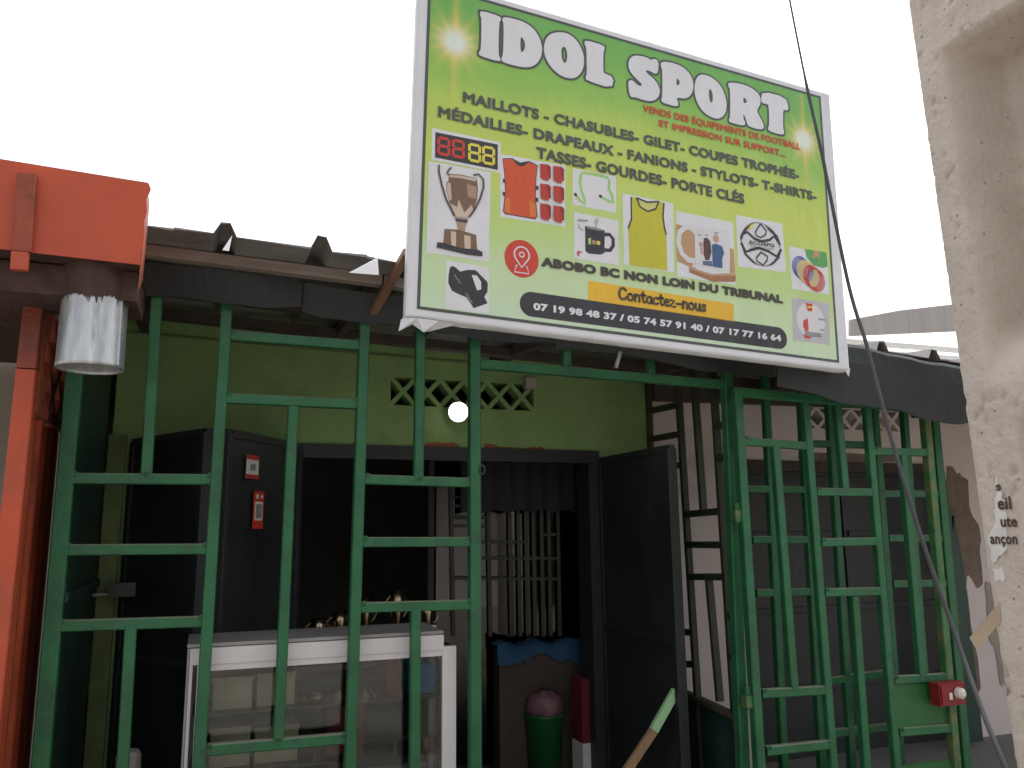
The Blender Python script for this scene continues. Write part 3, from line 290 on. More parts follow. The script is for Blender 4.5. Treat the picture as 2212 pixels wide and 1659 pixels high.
   ('dark', [[(0.1286,0.1861),(0.1394,0.1948),(0.1534,0.1898),(0.1715,0.176),(0.2035,0.1879),(0.2428,0.1921),(0.2772,0.1721),(0.2903,0.1407),(0.2886,0.1072),(0.276,0.0862),(0.2906,0.0607),(0.2321,0.0329),(0.2006,0.0734),(0.1727,0.0805),(0.1394,0.0923),(0.1233,0.1226),(0.124,0.1553)],[(0.2207,0.1694),(0.2432,0.1699),(0.2607,0.1475),(0.2624,0.1147),(0.2445,0.1078)]]),
   ('grey_print', [[(0.1502,0.1602),(0.1759,0.1284),(0.1727,0.1258),(0.147,0.1576)],[(0.199,0.0916),(0.2277,0.0535),(0.2245,0.0511),(0.1958,0.0892)]]),
   ('white', [[(0.2483,0.1926),(0.2455,0.1974),(0.24,0.1974),(0.2373,0.1926),(0.24,0.1878),(0.2455,0.1878)]]),
   ('white', [[(0.2546,0.1871),(0.2518,0.1919),(0.2463,0.1919),(0.2436,0.1871),(0.2463,0.1823),(0.2518,0.1823)]]),
   ('white', [[(0.2609,0.1815),(0.2581,0.1863),(0.2527,0.1863),(0.2499,0.1815),(0.2527,0.1767),(0.2581,0.1767)]]),
   ('white', [[(0.2673,0.176),(0.2645,0.1808),(0.2591,0.1808),(0.2563,0.176),(0.2591,0.1712),(0.2645,0.1712)]]),
   ('white', [[(0.2736,0.1704),(0.2708,0.1752),(0.2654,0.1752),(0.2626,0.1704),(0.2653,0.1656),(0.2708,0.1656)]]),
   ('white', [[(0.28,0.1649),(0.2772,0.1697),(0.2718,0.1697),(0.269,0.1649),(0.2718,0.1601),(0.2772,0.1601)]]),
   ('white', [[(0.2864,0.1593),(0.2836,0.1641),(0.2782,0.1641),(0.2754,0.1593),(0.2782,0.1545),(0.2836,0.1545)]]),
  ]),
  ('location_mark', [
   ('red', [[(0.5144,0.2706),(0.5133,0.2846),(0.5098,0.2983),(0.5041,0.311),(0.4964,0.3226),(0.4869,0.3325),(0.476,0.3406),(0.4638,0.3466),(0.4509,0.3502),(0.4375,0.3515),(0.4241,0.3502),(0.4112,0.3466),(0.399,0.3406),(0.3881,0.3325),(0.3786,0.3226),(0.3709,0.311),(0.3652,0.2983),(0.3617,0.2846),(0.3606,0.2706),(0.3617,0.2566),(0.3652,0.2429),(0.3709,0.2302),(0.3786,0.2186),(0.3881,0.2087),(0.399,0.2006),(0.4112,0.1946),(0.4241,0.191),(0.4375,0.1897),(0.4509,0.191),(0.4638,0.1946),(0.476,0.2006),(0.4869,0.2087),(0.4964,0.2186),(0.5041,0.2302),(0.5098,0.2429),(0.5133,0.2566)]]),
   ('white', [[(0.4072,0.2672),(0.4033,0.2743),(0.4011,0.2824),(0.4008,0.2909),(0.4024,0.2991),(0.4059,0.3069),(0.411,0.3136),(0.4175,0.3189),(0.4251,0.3227),(0.4333,0.3246),(0.4417,0.3246),(0.4499,0.3227),(0.4575,0.3189),(0.464,0.3136),(0.4691,0.3069),(0.4726,0.2991),(0.4742,0.2909),(0.4739,0.2824),(0.4717,0.2743),(0.4676,0.2668),(0.4375,0.2297),(0.4074,0.2668),(0.4124,0.2707),(0.4375,0.2361),(0.4625,0.2706),(0.4657,0.2767),(0.4676,0.2834),(0.4678,0.2904),(0.4665,0.2972),(0.4637,0.3036),(0.4594,0.3091),(0.454,0.3136),(0.4478,0.3167),(0.441,0.3183),(0.434,0.3183),(0.4272,0.3167),(0.421,0.3136),(0.4156,0.3091),(0.4113,0.3036),(0.4085,0.2972),(0.4072,0.2904),(0.4074,0.2834),(0.4093,0.2767),(0.4127,0.2703)]]),
   ('white', [[(0.4454,0.2875),(0.4446,0.2912),(0.4427,0.2938),(0.4399,0.2954),(0.4367,0.2958),(0.4336,0.2948),(0.4312,0.2926),(0.4298,0.2896),(0.4298,0.2864),(0.4312,0.2834),(0.4336,0.2812),(0.4367,0.2802),(0.4399,0.2806),(0.4427,0.2822),(0.4446,0.2848),(0.4454,0.2885),(0.4505,0.2875),(0.4494,0.2827),(0.4463,0.2783),(0.4416,0.2756),(0.4361,0.275),(0.431,0.2767),(0.4269,0.2803),(0.4247,0.2853),(0.4247,0.2907),(0.4269,0.2957),(0.431,0.2993),(0.4361,0.301),(0.4416,0.3004),(0.4463,0.2977),(0.4494,0.2933),(0.4505,0.2885)]]),
   ('white', [[(0.4201,0.2361),(0.4155,0.2375),(0.4068,0.212),(0.4682,0.212),(0.4595,0.2375),(0.4549,0.2361),(0.4549,0.2413),(0.4642,0.2399),(0.4706,0.2074),(0.4044,0.2074),(0.4108,0.2399),(0.4201,0.2413)]]),
  ]),
  ('contact_banner', [
   ('amber', [[(0.7461,0.2213),(1.5019,0.2167),(1.4989,0.1306),(0.7441,0.1345)]]),
  ]),
  ('phone_banner', [
   ('dark', [[(0.483,0.1344),(0.4704,0.1329),(0.4586,0.1284),(0.4482,0.1212),(0.4398,0.1117),(0.4339,0.1005),(0.4309,0.0882),(0.4309,0.0756),(0.4339,0.0633),(0.4398,0.0521),(0.4482,0.0426),(0.4586,0.0354),(0.4704,0.0309),(0.483,0.0294),(1.7522,0.0305),(1.7648,0.032),(1.7766,0.0365),(1.787,0.0437),(1.7954,0.0532),(1.8013,0.0644),(1.8043,0.0767),(1.8043,0.0893),(1.8013,0.1016),(1.7954,0.1128),(1.787,0.1223),(1.7766,0.1295),(1.7648,0.134),(1.7522,0.1355)]]),
  ]),
 ],
 'cable': [[2.414, 2.75, 4.193], [2.341, 2.641, 3.884], [2.299, 2.532, 3.392], [2.249, 2.423, 3.022], [2.22, 2.314, 2.455], [2.176, 2.205, 2.183], [2.128, 2.095, 1.874], [2.105, 1.986, 1.527], [2.088, 1.877, 1.232], [2.027, 1.768, 1.071], [1.97, 1.659, 0.932], [1.973, 1.55, 0.676]],
 'pole_edge': [[1.5, 1.301, 2.782], [1.5, 1.276, 2.076], [1.5, 1.253, 1.691], [1.5, 1.24, 1.502], [1.5, 1.243, 1.084]],
 'pole_rec': [[1.5, 1.195, 2.614], [1.5, 1.189, 2.163], [1.5, 1.194, 2.022], [1.5, 1.15, 1.757]],
 'pole_txt': [[1.5, 1.195, 1.622], [1.5, 1.202, 1.585], [1.5, 1.201, 1.558], [1.5, 1.238, 1.526]],
 'flap': [[1.5, 1.297, 1.323], [1.5, 1.234, 1.397], [1.5, 1.235, 1.361], [1.5, 1.282, 1.3]],
 'lamp': [1.359, 4.54, 2.237],
 'stick0': [1.963, 3.8, 0.355],
 'stick1': [2.296, 3.8, 0.734],
 'stickm': [2.158, 3.8, 0.555],
 'stk1': [0.153, 4.3, 1.869],
 'stk2': [0.205, 4.3, 1.653],
 'leafapex': [0.024, 4.0, 2.021],
 'leafhinge': [-0.347, 4.6, 2.043],
 'leafend': [0.447, 4.6, 2.023],
 'rleaf0': [2.287, 4.6, 2.006],
 'rleaf1': [2.298, 3.75, 1.976],
 'fasT0': [-0.69, 2.9, 2.757],
 'fasT1': [-0.246, 2.9, 2.741],
 'fasB1': [-0.252, 2.9, 2.446],
 'fasB0': [-0.663, 2.9, 2.452],
 'case_tl': [-0.029, 3.56, 1.111],
 'case_tr': [0.999, 3.56, 1.116],
 'case_pr': [1.056, 3.56, 1.054],
 'plank0': [6.71, 7.0, 3.851],
 'plank1': [8.316, 7.0, 4.155],
 'plank2': [8.27, 7.0, 3.836],
 'plank3': [6.69, 7.0, 3.662],
 'strut0': [0.693, 3.02, 2.637],
 'strut1': [0.636, 3.5, 2.478],
 'gap_corner0': [0.472, 3.08, 2.539],
 'gap_corner1': [0.587, 3.08, 2.622],
 'gap_corner2': [0.589, 3.08, 2.545],
 'gap_corner3': [0.006, 3.08, 2.578],
 'gap_corner4': [0.029, 3.08, 2.58],
 'gap_corner5': [0.038, 3.08, 2.65],
 'fa': [-0.134, 3.32, 2.701],
 'fb': [-0.134, 3.36, 2.682],
 'fc': [-0.129, 3.42, 2.57],
 'bin0': [1.896, 4.8, 0.436],
 'bin1': [2.139, 4.8, 0.415],
 'bag': [2.052, 4.85, 0.52],
 'hook': [1.124, 3.48, 1.818],
 'rod': [1.669, 3.1, 2.316],
 'rod2': [1.643, 3.1, 2.242],
 'olive0': [-0.476, 4.6, 1.792],
 'post0': [-0.607, 3.2, 2.097],
 'post1': [-0.616, 3.2, 1.379],
 'nl0': [3.362, 4.6, 2.026],
 'nl1': [5.201, 4.6, 1.972],
 'nb0': [3.974, 4.6, 2.384],
 'nb1': [4.329, 4.6, 2.231],
 'nb2': [4.559, 4.6, 2.375],
 'nb3': [4.76, 4.6, 2.227],
 'green0': [4.846, 4.3, 1.983],
 'green1': [4.857, 4.3, 0.435],
 'patch': [5.319, 4.6, 1.498],
 'redthing': [2.299, 4.9, 0.637],
 'wedge': [1.552, 4.6, 2.509],
 'mirrored_bars': [('upright', 0.102, 1.883, 0.121, 0.88), ('upright', 0.349, 1.883, 0.361, 0.873), ('upright', 0.492, 1.882, 0.5, 0.869), ('upright', 0.551, 1.882, 0.557, 0.867), ('upright', 0.603, 1.882, 0.606, 0.866), ('upright', 0.654, 1.882, 0.656, 0.864), ('upright', 0.71, 1.882, 0.71, 0.863), ('upright', 0.76, 1.882, 0.759, 0.861), ('upright', 0.824, 1.882, 0.821, 0.86), ('rail', 0.102, 1.769, 0.224, 1.769), ('rail', 0.102, 1.713, 0.224, 1.712), ('rail', 0.105, 1.639, 0.352, 1.637), ('rail', 0.105, 1.583, 0.352, 1.581), ('rail', 0.294, 1.476, 0.591, 1.472), ('rail', 0.713, 1.518, 0.817, 1.519), ('rail', 0.293, 1.37, 0.818, 1.362), ('rail', 0.103, 1.246, 0.815, 1.229)],
 'tab0': [1.77, 4.98, 0.96],
 'tab1': [2.234, 4.98, 0.937],
 'tab2': [1.769, 4.98, 0.826],
 'tab3': [2.22, 4.98, 0.392],
 'panel_side': [[-0.62, 3.318, 1.609], [-0.62, 3.895, 1.619], [-0.62, 4.005, 1.96], [-0.62, 3.481, 1.992]],
}

G, GT, B = 3.5, 3.42, 4.6            # planes: fixed grille, open gate, house front

# ================= materials =================
def mat(name, col, rough=.6, metal=0., var=.12, scale=6., bump=.0, bscale=40., spec=.5, dirt=None, dscale=3., dth=(.55, .7), streak=None):
    m = bpy.data.materials.new(name); m.use_nodes = True
    n = m.node_tree.nodes; l = m.node_tree.links; n.clear()
    out = n.new('ShaderNodeOutputMaterial'); p = n.new('ShaderNodeBsdfPrincipled'); l.new(p.outputs[0], out.inputs[0])
    tc = n.new('ShaderNodeTexCoord'); co = tc.outputs['Object']
    if streak:
        mp = n.new('ShaderNodeMapping'); mp.inputs['Scale'].default_value = streak; l.new(co, mp.inputs[0]); co = mp.outputs[0]
    nz = n.new('ShaderNodeTexNoise'); nz.inputs['Scale'].default_value = scale; nz.inputs['Detail'].default_value = 6; l.new(co, nz.inputs['Vector'])
    mr = n.new('ShaderNodeMapRange'); mr.inputs['From Min'].default_value = .25; mr.inputs['From Max'].default_value = .75
    mr.inputs['To Min'].default_value = 1 - var; mr.inputs['To Max'].default_value = 1 + var; l.new(nz.outputs['Fac'], mr.inputs[0])
    mx = n.new('ShaderNodeVectorMath'); mx.operation = 'SCALE'; mx.inputs[0].default_value = col; l.new(mr.outputs[0], mx.inputs['Scale'])
    c = mx.outputs[0]
    if dirt:
        n2 = n.new('ShaderNodeTexNoise'); n2.inputs['Scale'].default_value = dscale; n2.inputs['Detail'].default_value = 9; n2.inputs['Roughness'].default_value = .65; l.new(co, n2.inputs['Vector'])
        r2 = n.new('ShaderNodeMapRange'); r2.inputs['From Min'].default_value = dth[0]; r2.inputs['From Max'].default_value = dth[1]; l.new(n2.outputs['Fac'], r2.inputs[0])
        mi = n.new('ShaderNodeMix'); mi.data_type = 'RGBA'; l.new(r2.outputs[0], mi.inputs[0]); l.new(c, mi.inputs[6]); mi.inputs[7].default_value = (*dirt, 1); c = mi.outputs[2]
    l.new(c, p.inputs['Base Color'])
    rr = n.new('ShaderNodeMapRange'); rr.inputs['To Min'].default_value = max(.03, rough - .12); rr.inputs['To Max'].default_value = min(1, rough + .12); l.new(nz.outputs['Fac'], rr.inputs[0]); l.new(rr.outputs[0], p.inputs['Roughness'])
    p.inputs['Metallic'].default_value = metal; p.inputs['Specular IOR Level'].default_value = spec
    if bump:
        n3 = n.new('ShaderNodeTexNoise'); n3.inputs['Scale'].default_value = bscale; n3.inputs['Detail'].default_value = 5; l.new(tc.outputs['Object'], n3.inputs['Vector'])
        b = n.new('ShaderNodeBump'); b.inputs['Strength'].default_value = bump; b.inputs['Distance'].default_value = .01; l.new(n3.outputs['Fac'], b.inputs['Height']); l.new(b.outputs[0], p.inputs['Normal'])
    return m

M = {}
M['green'] = mat('green_gloss_paint', (.019, .135, .052), .45, var=.28, scale=7, bump=.3, bscale=35, dirt=(.03, .085, .045), dscale=11, dth=(.56, .70))
def add_dust(m, col, amt):
    n = m.node_tree.nodes; l = m.node_tree.links; p = [x for x in n if x.type == 'BSDF_PRINCIPLED'][0]; src = p.inputs['Base Color'].links[0].from_socket
    g = n.new('ShaderNodeNewGeometry'); s = n.new('ShaderNodeSeparateXYZ'); l.new(g.outputs['True Normal'], s.inputs[0])
    r = n.new('ShaderNodeMapRange'); r.inputs['From Min'].default_value = .45; r.inputs['From Max'].default_value = .8; r.inputs['To Max'].default_value = amt; l.new(s.outputs[2], r.inputs[0])
    mi = n.new('ShaderNodeMix'); mi.data_type = 'RGBA'; l.new(r.outputs[0], mi.inputs[0]); l.new(src, mi.inputs[6]); mi.inputs[7].default_value = (*col, 1); l.new(mi.outputs[2], p.inputs['Base Color'])
add_dust(M['green'], (.30, .27, .21), .75)
def add_chips(m, col, sc, th):
    n = m.node_tree.nodes; l = m.node_tree.links; p = [x for x in n if x.type == 'BSDF_PRINCIPLED'][0]; src = p.inputs['Base Color'].links[0].from_socket
    tc = n.new('ShaderNodeTexCoord'); nz = n.new('ShaderNodeTexNoise'); nz.inputs['Scale'].default_value = sc; nz.inputs['Detail'].default_value = 8; nz.inputs['Roughness'].default_value = .7; l.new(tc.outputs['Object'], nz.inputs['Vector'])
    r = n.new('ShaderNodeMapRange'); r.inputs['From Min'].default_value = th; r.inputs['From Max'].default_value = th + .03; l.new(nz.outputs['Fac'], r.inputs[0])
    mi = n.new('ShaderNodeMix'); mi.data_type = 'RGBA'; l.new(r.outputs[0], mi.inputs[0]); l.new(src, mi.inputs[6]); mi.inputs[7].default_value = (*col, 1); l.new(mi.outputs[2], p.inputs['Base Color'])
add_chips(M['green'], (.10, .065, .04), 16, .675)
M['green_worn'] = mat('worn_green_paint', (.035, .15, .05), .5, var=.25, scale=9, bump=.3, dirt=(.16, .17, .07), dscale=8, dth=(.45, .62))
M['green_dark'] = mat('dark_green_sheet', (.018, .052, .038), .5, var=.25, scale=5, bump=.2, bscale=20, dirt=(.05, .07, .055), dscale=5)
M['green_panel'] = mat('green_sheet', (.02, .135, .035), .5, var=.2, scale=5, bump=.2, bscale=20)
M['door_dark'] = mat('near_black_door_paint', (.021, .027, .026), .5, var=.35, scale=3, bump=.5, bscale=5, dirt=(.05, .05, .048), dscale=6, dth=(.6, .78))
M['door_navy'] = mat('navy_door_paint', (.017, .021, .026), .5, var=.35, scale=3, bump=.5, bscale=5, dirt=(.05, .05, .048), dscale=6, dth=(.6, .78))
M['side_dark'] = mat('dark_bar_paint', (.03, .035, .022), .5, var=.2, bump=.2)
M['lime'] = mat('lime_wall_paint', (.24, .39, .145), .85, var=.16, scale=2.5, bump=.35, bscale=30, dirt=(.16, .24, .11), dscale=1.9, dth=(.5, .78))
M['olive'] = mat('olive_jamb_paint', (.15, .20, .08), .85, var=.3, scale=6, bump=.3, dirt=(.12, .15, .08), dscale=7)
M['brick'] = mat('bare_brick_patch', (.30, .10, .055), .9, var=.3, scale=25, bump=.8, bscale=60)
M['pinkwall'] = mat('pale_pink_plaster', (.69, .62, .59), .9, var=.08, scale=2, bump=.2, bscale=40, dirt=(.52, .43, .39), dscale=1.3)
M['greywall'] = mat('beige_grey_plaster', (.35, .31, .26), .9, var=.15, scale=3, bump=.3)
M['bareplaster'] = mat('bare_brown_render', (.20, .15, .11), .95, var=.3, scale=10, bump=.9, bscale=30)
M['room'] = mat('dim_room_paint', (.26, .25, .24), .9, var=.2, scale=2)
M['header'] = mat('dark_steel_header', (.024, .028, .032), .55, var=.2, scale=5)
M['orange'] = mat('faded_orange_paint', (.55, .085, .032), .5, var=.18, scale=3.5, bump=.35, bscale=9, dirt=(.33, .085, .05), dscale=3.2, dth=(.5, .75))
add_chips(M['orange'], (.22, .17, .15), 9, .69)
M['rust_and_shade'] = mat('rusty_and_shaded_red', (.28, .06, .03), .6, var=.35, scale=6, bump=.4, dirt=(.10, .04, .03), dscale=5)  # rusty red; on the upper post it stands for shade
M['orange_deep'] = mat('orange_red_sheet', (.33, .055, .02), .5, var=.25, scale=5, bump=.2, dirt=(.18, .035, .02), dscale=4)
M['rust_dark'] = mat('dark_rust', (.075, .042, .033), .9, var=.4, scale=18, bump=.8)
M['zinc'] = mat('galvanised_zinc', (.56, .58, .60), .42, metal=.8, var=.3, scale=12, bump=.25, bscale=25, dirt=(.40, .42, .43), dscale=9, streak=(3, 3, .5))
M['roof'] = mat('weathered_roof_sheet', (.27, .255, .25), .6, var=.25, scale=4, bump=.2, bscale=15, dirt=(.12, .10, .09), dscale=3)
M['rooflight'] = mat('weathered_timber', (.27, .23, .20), .8, var=.25, scale=10, bump=.4, streak=(.4, 4, 4))
M['fascia'] = mat('dark_tar_sheet', (.020, .026, .028), .6, var=.3, scale=5, bump=.4, bscale=9)
M['timber'] = mat('dark_timber', (.07, .055, .045), .85, var=.3, scale=8, bump=.4)
M['flap'] = mat('sky_gap_white', (.88, .89, .9), .35, var=.04, scale=8)  # white of the plates that replace sky showing through the eave
M['concrete'] = mat('cast_concrete', (.61, .54, .475), .92, var=.10, scale=6, bump=.45, bscale=70, dirt=(.48, .40, .33), dscale=4, dth=(.48, .78))
def add_pits(m, dark):
    n = m.node_tree.nodes; l = m.node_tree.links; p = [x for x in n if x.type == 'BSDF_PRINCIPLED'][0]
    src = p.inputs['Base Color'].links[0].from_socket
    tc = n.new('ShaderNodeTexCoord'); acc = src
    for sc, rad in ((95, .16), (34, .15)):
        v = n.new('ShaderNodeTexVoronoi'); v.inputs['Scale'].default_value = sc; l.new(tc.outputs['Object'], v.inputs['Vector'])
        r = n.new('ShaderNodeMapRange'); r.inputs['From Min'].default_value = rad * .5; r.inputs['From Max'].default_value = rad; r.inputs['To Min'].default_value = .75; r.inputs['To Max'].default_value = 0; l.new(v.outputs['Distance'], r.inputs[0])
        sp = n.new('ShaderNodeSeparateColor'); l.new(v.outputs['Color'], sp.inputs[0]); g = n.new('ShaderNodeMath'); g.operation = 'GREATER_THAN'; g.inputs[1].default_value = .55; l.new(sp.outputs[0], g.inputs[0])
        k = n.new('ShaderNodeMath'); k.operation = 'MULTIPLY'; l.new(r.outputs[0], k.inputs[0]); l.new(g.outputs[0], k.inputs[1])
        mi = n.new('ShaderNodeMix'); mi.data_type = 'RGBA'; l.new(k.outputs[0], mi.inputs[0]); l.new(acc, mi.inputs[6]); mi.inputs[7].default_value = (*dark, 1); acc = mi.outputs[2]
    l.new(acc, p.inputs['Base Color'])
add_pits(M['concrete'], (.22, .17, .14))
M['rubber'] = mat('grey_cable_sheath', (.07, .072, .078), .9, var=.15, scale=20)
M['alu'] = mat('white_aluminium', (.74, .71, .71), .38, var=.04, scale=10)
M['alu_dark'] = mat('grey_aluminium', (.34, .33, .32), .4, var=.1)
M['lampbody'] = mat('lamp_rim', (.25, .25, .25), .5)
M['redplastic'] = mat('red_plastic', (.24, .010, .018), .4, var=.1)
M['knob'] = mat('clear_knob', (.75, .7, .62), .15, var=.1)
M['paper'] = mat('worn_paper', (.72, .70, .67), .9, var=.1, scale=30, bump=.2)
M['card'] = mat('brown_card', (.46, .36, .25), .85, var=.15, scale=12)
M['wood'] = mat('raw_wood_stick', (.33, .21, .11), .8, var=.3, scale=12, bump=.3, streak=(6, 6, .6))
M['mint'] = mat('mint_paint', (.36, .62, .33), .6, var=.1, scale=10)
M['bin'] = mat('green_plastic_bin', (.015, .13, .03), .45, var=.1)
M['bagpink'] = mat('pink_plastic_bag', (.24, .13, .145), .5, var=.15, bump=.6, bscale=30)
M['gold'] = mat('trophy_gold', (.42, .34, .22), .25, metal=1., var=.1)
M['black'] = mat('black_base', (.02, .02, .02), .3)
M['bluecloth'] = mat('blue_cloth', (.02, .07, .15), .8, var=.25, scale=4, bump=.4, bscale=8)
M['redcloth'] = mat('dark_red_cloth', (.16, .012, .018), .8, var=.2)
M['bluepack'] = mat('blue_pack', (.04, .20, .42), .6, var=.2)
M['beige_reflection'] = mat('beige_reflection_tone', (.50, .42, .30), .8, var=.2)
M['darkcloth'] = mat('charcoal_cloth', (.03, .03, .035), .9, var=.2)
M['dust'] = mat('beige_street_earth', (.25, .225, .19), .95, var=.15, scale=1.2, bump=.4, bscale=12, dirt=(.19, .17, .14), dscale=.8)
M['floor'] = mat('cement_floor', (.17, .16, .15), .85, var=.15, scale=2, bump=.2)
M['greyplank'] = mat('grey_weathered_board', (.42, .40, .38), .85, var=.15, scale=3, bump=.2, streak=(4, 1, .4))
M['polysheet'] = mat('pale_translucent_sheet', (.82, .84, .82), .5, var=.05)
M['hasp'] = mat('bare_steel', (.35, .33, .30), .45, metal=.6, var=.2, scale=20)

# sign print inks
def ink(name, col, rough=.3):
    m = mat(name, col, rough, var=.06, scale=3, spec=.5)
    n = m.node_tree.nodes; l = m.node_tree.links; p = [x for x in n if x.type == 'BSDF_PRINCIPLED'][0]
    tc = n.new('ShaderNodeTexCoord'); mp = n.new('ShaderNodeMapping'); mp.inputs['Scale'].default_value = (3.2, 1, 1.1); l.new(tc.outputs['Object'], mp.inputs[0])
    nz = n.new('ShaderNodeTexNoise'); nz.inputs['Scale'].default_value = 1.6; nz.inputs['Detail'].default_value = 3; l.new(mp.outputs[0], nz.inputs['Vector'])
    b = n.new('ShaderNodeBump'); b.inputs['Strength'].default_value = .6; b.inputs['Distance'].default_value = .04; l.new(nz.outputs['Fac'], b.inputs['Height']); l.new(b.outputs[0], p.inputs['Normal'])
    return m
INK = dict(white=(.74, .75, .79), ink=(.075, .088, .082), red=(.62, .055, .03), brown_ink=(.06, .05, .04), dark=(.035, .035, .042), yellow=(.78, .68, .08),
           bronze=(.20, .115, .075), bronze_dark=(.09, .06, .05), gold_light=(.62, .50, .40), tan=(.42, .28, .19), orange_print=(.66, .09, .025), orange_lightp=(.72, .20, .03),
           red_print=(.50, .045, .025), red_deep=(.30, .02, .02), lime_line=(.36, .64, .20), grey_print=(.28, .28, .30), yellow_bib=(.55, .52, .03), yellow_pale=(.62, .62, .20),
           wood_print=(.52, .31, .16), wood_dark=(.36, .17, .07), mug_white=(.70, .70, .73), brown_hair=(.10, .04, .04), skin=(.55, .33, .24), navy=(.05, .11, .26), blue_print=(.10, .14, .25),
           pink_print=(.60, .38, .38), grass_print=(.10, .36, .10), blue_ring=(.10, .13, .45), yellow_ring=(.72, .55, .20), lilac_print=(.52, .50, .55), amber=(.80, .48, .03))
for k, c in INK.items(): M['p_' + k] = ink('print_' + k, c)

def glass_mat(name, tint, ior, rough=.01):
    m = bpy.data.materials.new(name); m.use_nodes = True; n = m.node_tree.nodes; l = m.node_tree.links; n.clear()
    out = n.new('ShaderNodeOutputMaterial'); mi = n.new('ShaderNodeMixShader'); f = n.new('ShaderNodeFresnel'); f.inputs[0].default_value = ior
    t = n.new('ShaderNodeBsdfTransparent'); t.inputs[0].default_value = (*tint, 1)
    g = n.new('ShaderNodeBsdfGlossy'); g.inputs['Roughness'].default_value = rough
    l.new(f.outputs[0], mi.inputs[0]); l.new(t.outputs[0], mi.inputs[1]); l.new(g.outputs[0], mi.inputs[2]); l.new(mi.outputs[0], out.inputs[0])
    return m
M['glass'] = glass_mat('case_glass', (.86, .90, .89), 1.62)
M['doorglass'] = glass_mat('door_glass', (.35, .35, .35), 1.62)
def emit_mat(name, col, s):
    m = bpy.data.materials.new(name); m.use_nodes = True; n = m.node_tree.nodes; l = m.node_tree.links; n.clear()
    out = n.new('ShaderNodeOutputMaterial'); e = n.new('ShaderNodeEmission'); e.inputs[0].default_value = (*col, 1); e.inputs[1].default_value = s; l.new(e.outputs[0], out.inputs[0]); return m
M['lamp'] = emit_mat('lamp_glow', (1, .98, .95), 6.0)

# ================= mesh helpers =================
ORG = {}
def root(name, label, cat, loc=(0, 0, 0), group=None):
    o = bpy.data.objects.new(name, None); o.empty_display_size = .1; COL.objects.link(o); o.location = loc
    o['label'] = label; o['category'] = cat
    if group: o['group'] = group
    ORG[o] = Vector(loc); return o
def tag(o, label=None, cat=None, group=None, kind=None):
    if label: o['label'] = label
    if cat: o['category'] = cat
    if group: o['group'] = group
    if kind: o['kind'] = kind
    return o
def mk(name, verts, faces, m, parent=None, smooth=False, local=False):
    """world-space verts; origin goes to the parent's origin, or to the centre of the base for a top-level mesh"""
    vs = [Vector(v) for v in verts]
    if local: org = Vector((0, 0, 0)); loc = org
    elif parent is not None: org = ORG[parent]; loc = Vector((0, 0, 0))
    else:
        c = sum(vs, Vector()) / len(vs); org = Vector((c.x, c.y, min(v.z for v in vs))); loc = org
    me = bpy.data.meshes.new(name); me.from_pydata([v - org for v in vs], [], faces); me.validate()
    bm = bmesh.new(); bm.from_mesh(me); bmesh.ops.recalc_face_normals(bm, faces=bm.faces); bm.to_mesh(me); bm.free()
    me.materials.append(m if not isinstance(m, str) else M[m])
    if smooth: me.shade_smooth()
    o = bpy.data.objects.new(name, me); COL.objects.link(o); o.location = loc
    if parent is not None: o.parent = parent
    ORG[o] = org; return o
def boxvf(x0, x1, y0, y1, z0, z1):
    v = [(x, y, z) for z in (z0, z1) for x, y in ((x0, y0), (x1, y0), (x1, y1), (x0, y1))]
    return v, [(0, 3, 2, 1), (4, 5, 6, 7), (0, 1, 5, 4), (1, 2, 6, 5), (2, 3, 7, 6), (3, 0, 4, 7)]
def join(*vf):
    V, F = [], []
    for v, f in vf:
        k = len(V); V += [tuple(a) for a in v]; F += [tuple(i + k for i in q) for q in f]
    return V, F
def barvf(p0, p1, w, d, nrm, ch=.004):
    p0, p1, nrm = Vector(p0), Vector(p1), Vector(nrm).normalized()
    a = (p1 - p0).normalized(); s = a.cross(nrm).normalized(); t = s.cross(a).normalized()
    hw, hd = w / 2, d / 2
    prof = [(hw, hd - ch), (hw - ch, hd), (-hw + ch, hd), (-hw, hd - ch), (-hw, -hd + ch), (-hw + ch, -hd), (hw - ch, -hd), (hw, -hd + ch)]
    V = [p + s * x + t * y for p in (p0, p1) for x, y in prof]
    F = [(i, (i + 1) % 8, 8 + (i + 1) % 8, 8 + i) for i in range(8)] + [tuple(range(7, -1, -1)), tuple(range(8, 16))]
    return V, F
def bar(name, p0, p1, w, d, m, parent=None, nrm=(0, 1, 0), ch=.004): return mk(name, *barvf(p0, p1, w, d, nrm, ch), m, parent)
def box(name, x0, x1, y0, y1, z0, z1, m, parent=None): return mk(name, *boxvf(x0, x1, y0, y1, z0, z1), m, parent)
def tubevf(pts, r, n=10, cap=True):
    pts = [Vector(p) for p in pts]; V, F = [], []
    for i, p in enumerate(pts):
        d = (pts[min(i + 1, len(pts) - 1)] - pts[max(i - 1, 0)]).normalized()
        s = d.cross(Vector((.3, 1, .2))).normalized(); t = s.cross(d)
        rr = r[i] if isinstance(r, (list, tuple)) else r
        V += [p + (s * math.cos(k * 2 * math.pi / n) + t * math.sin(k * 2 * math.pi / n)) * rr for k in range(n)]
    for i in range(len(pts) - 1):
        F += [(i * n + k, i * n + (k + 1) % n, (i + 1) * n + (k + 1) % n, (i + 1) * n + k) for k in range(n)]
    if cap: F += [tuple(range(n - 1, -1, -1)), tuple(range((len(pts) - 1) * n, len(pts) * n))]
    return V, F
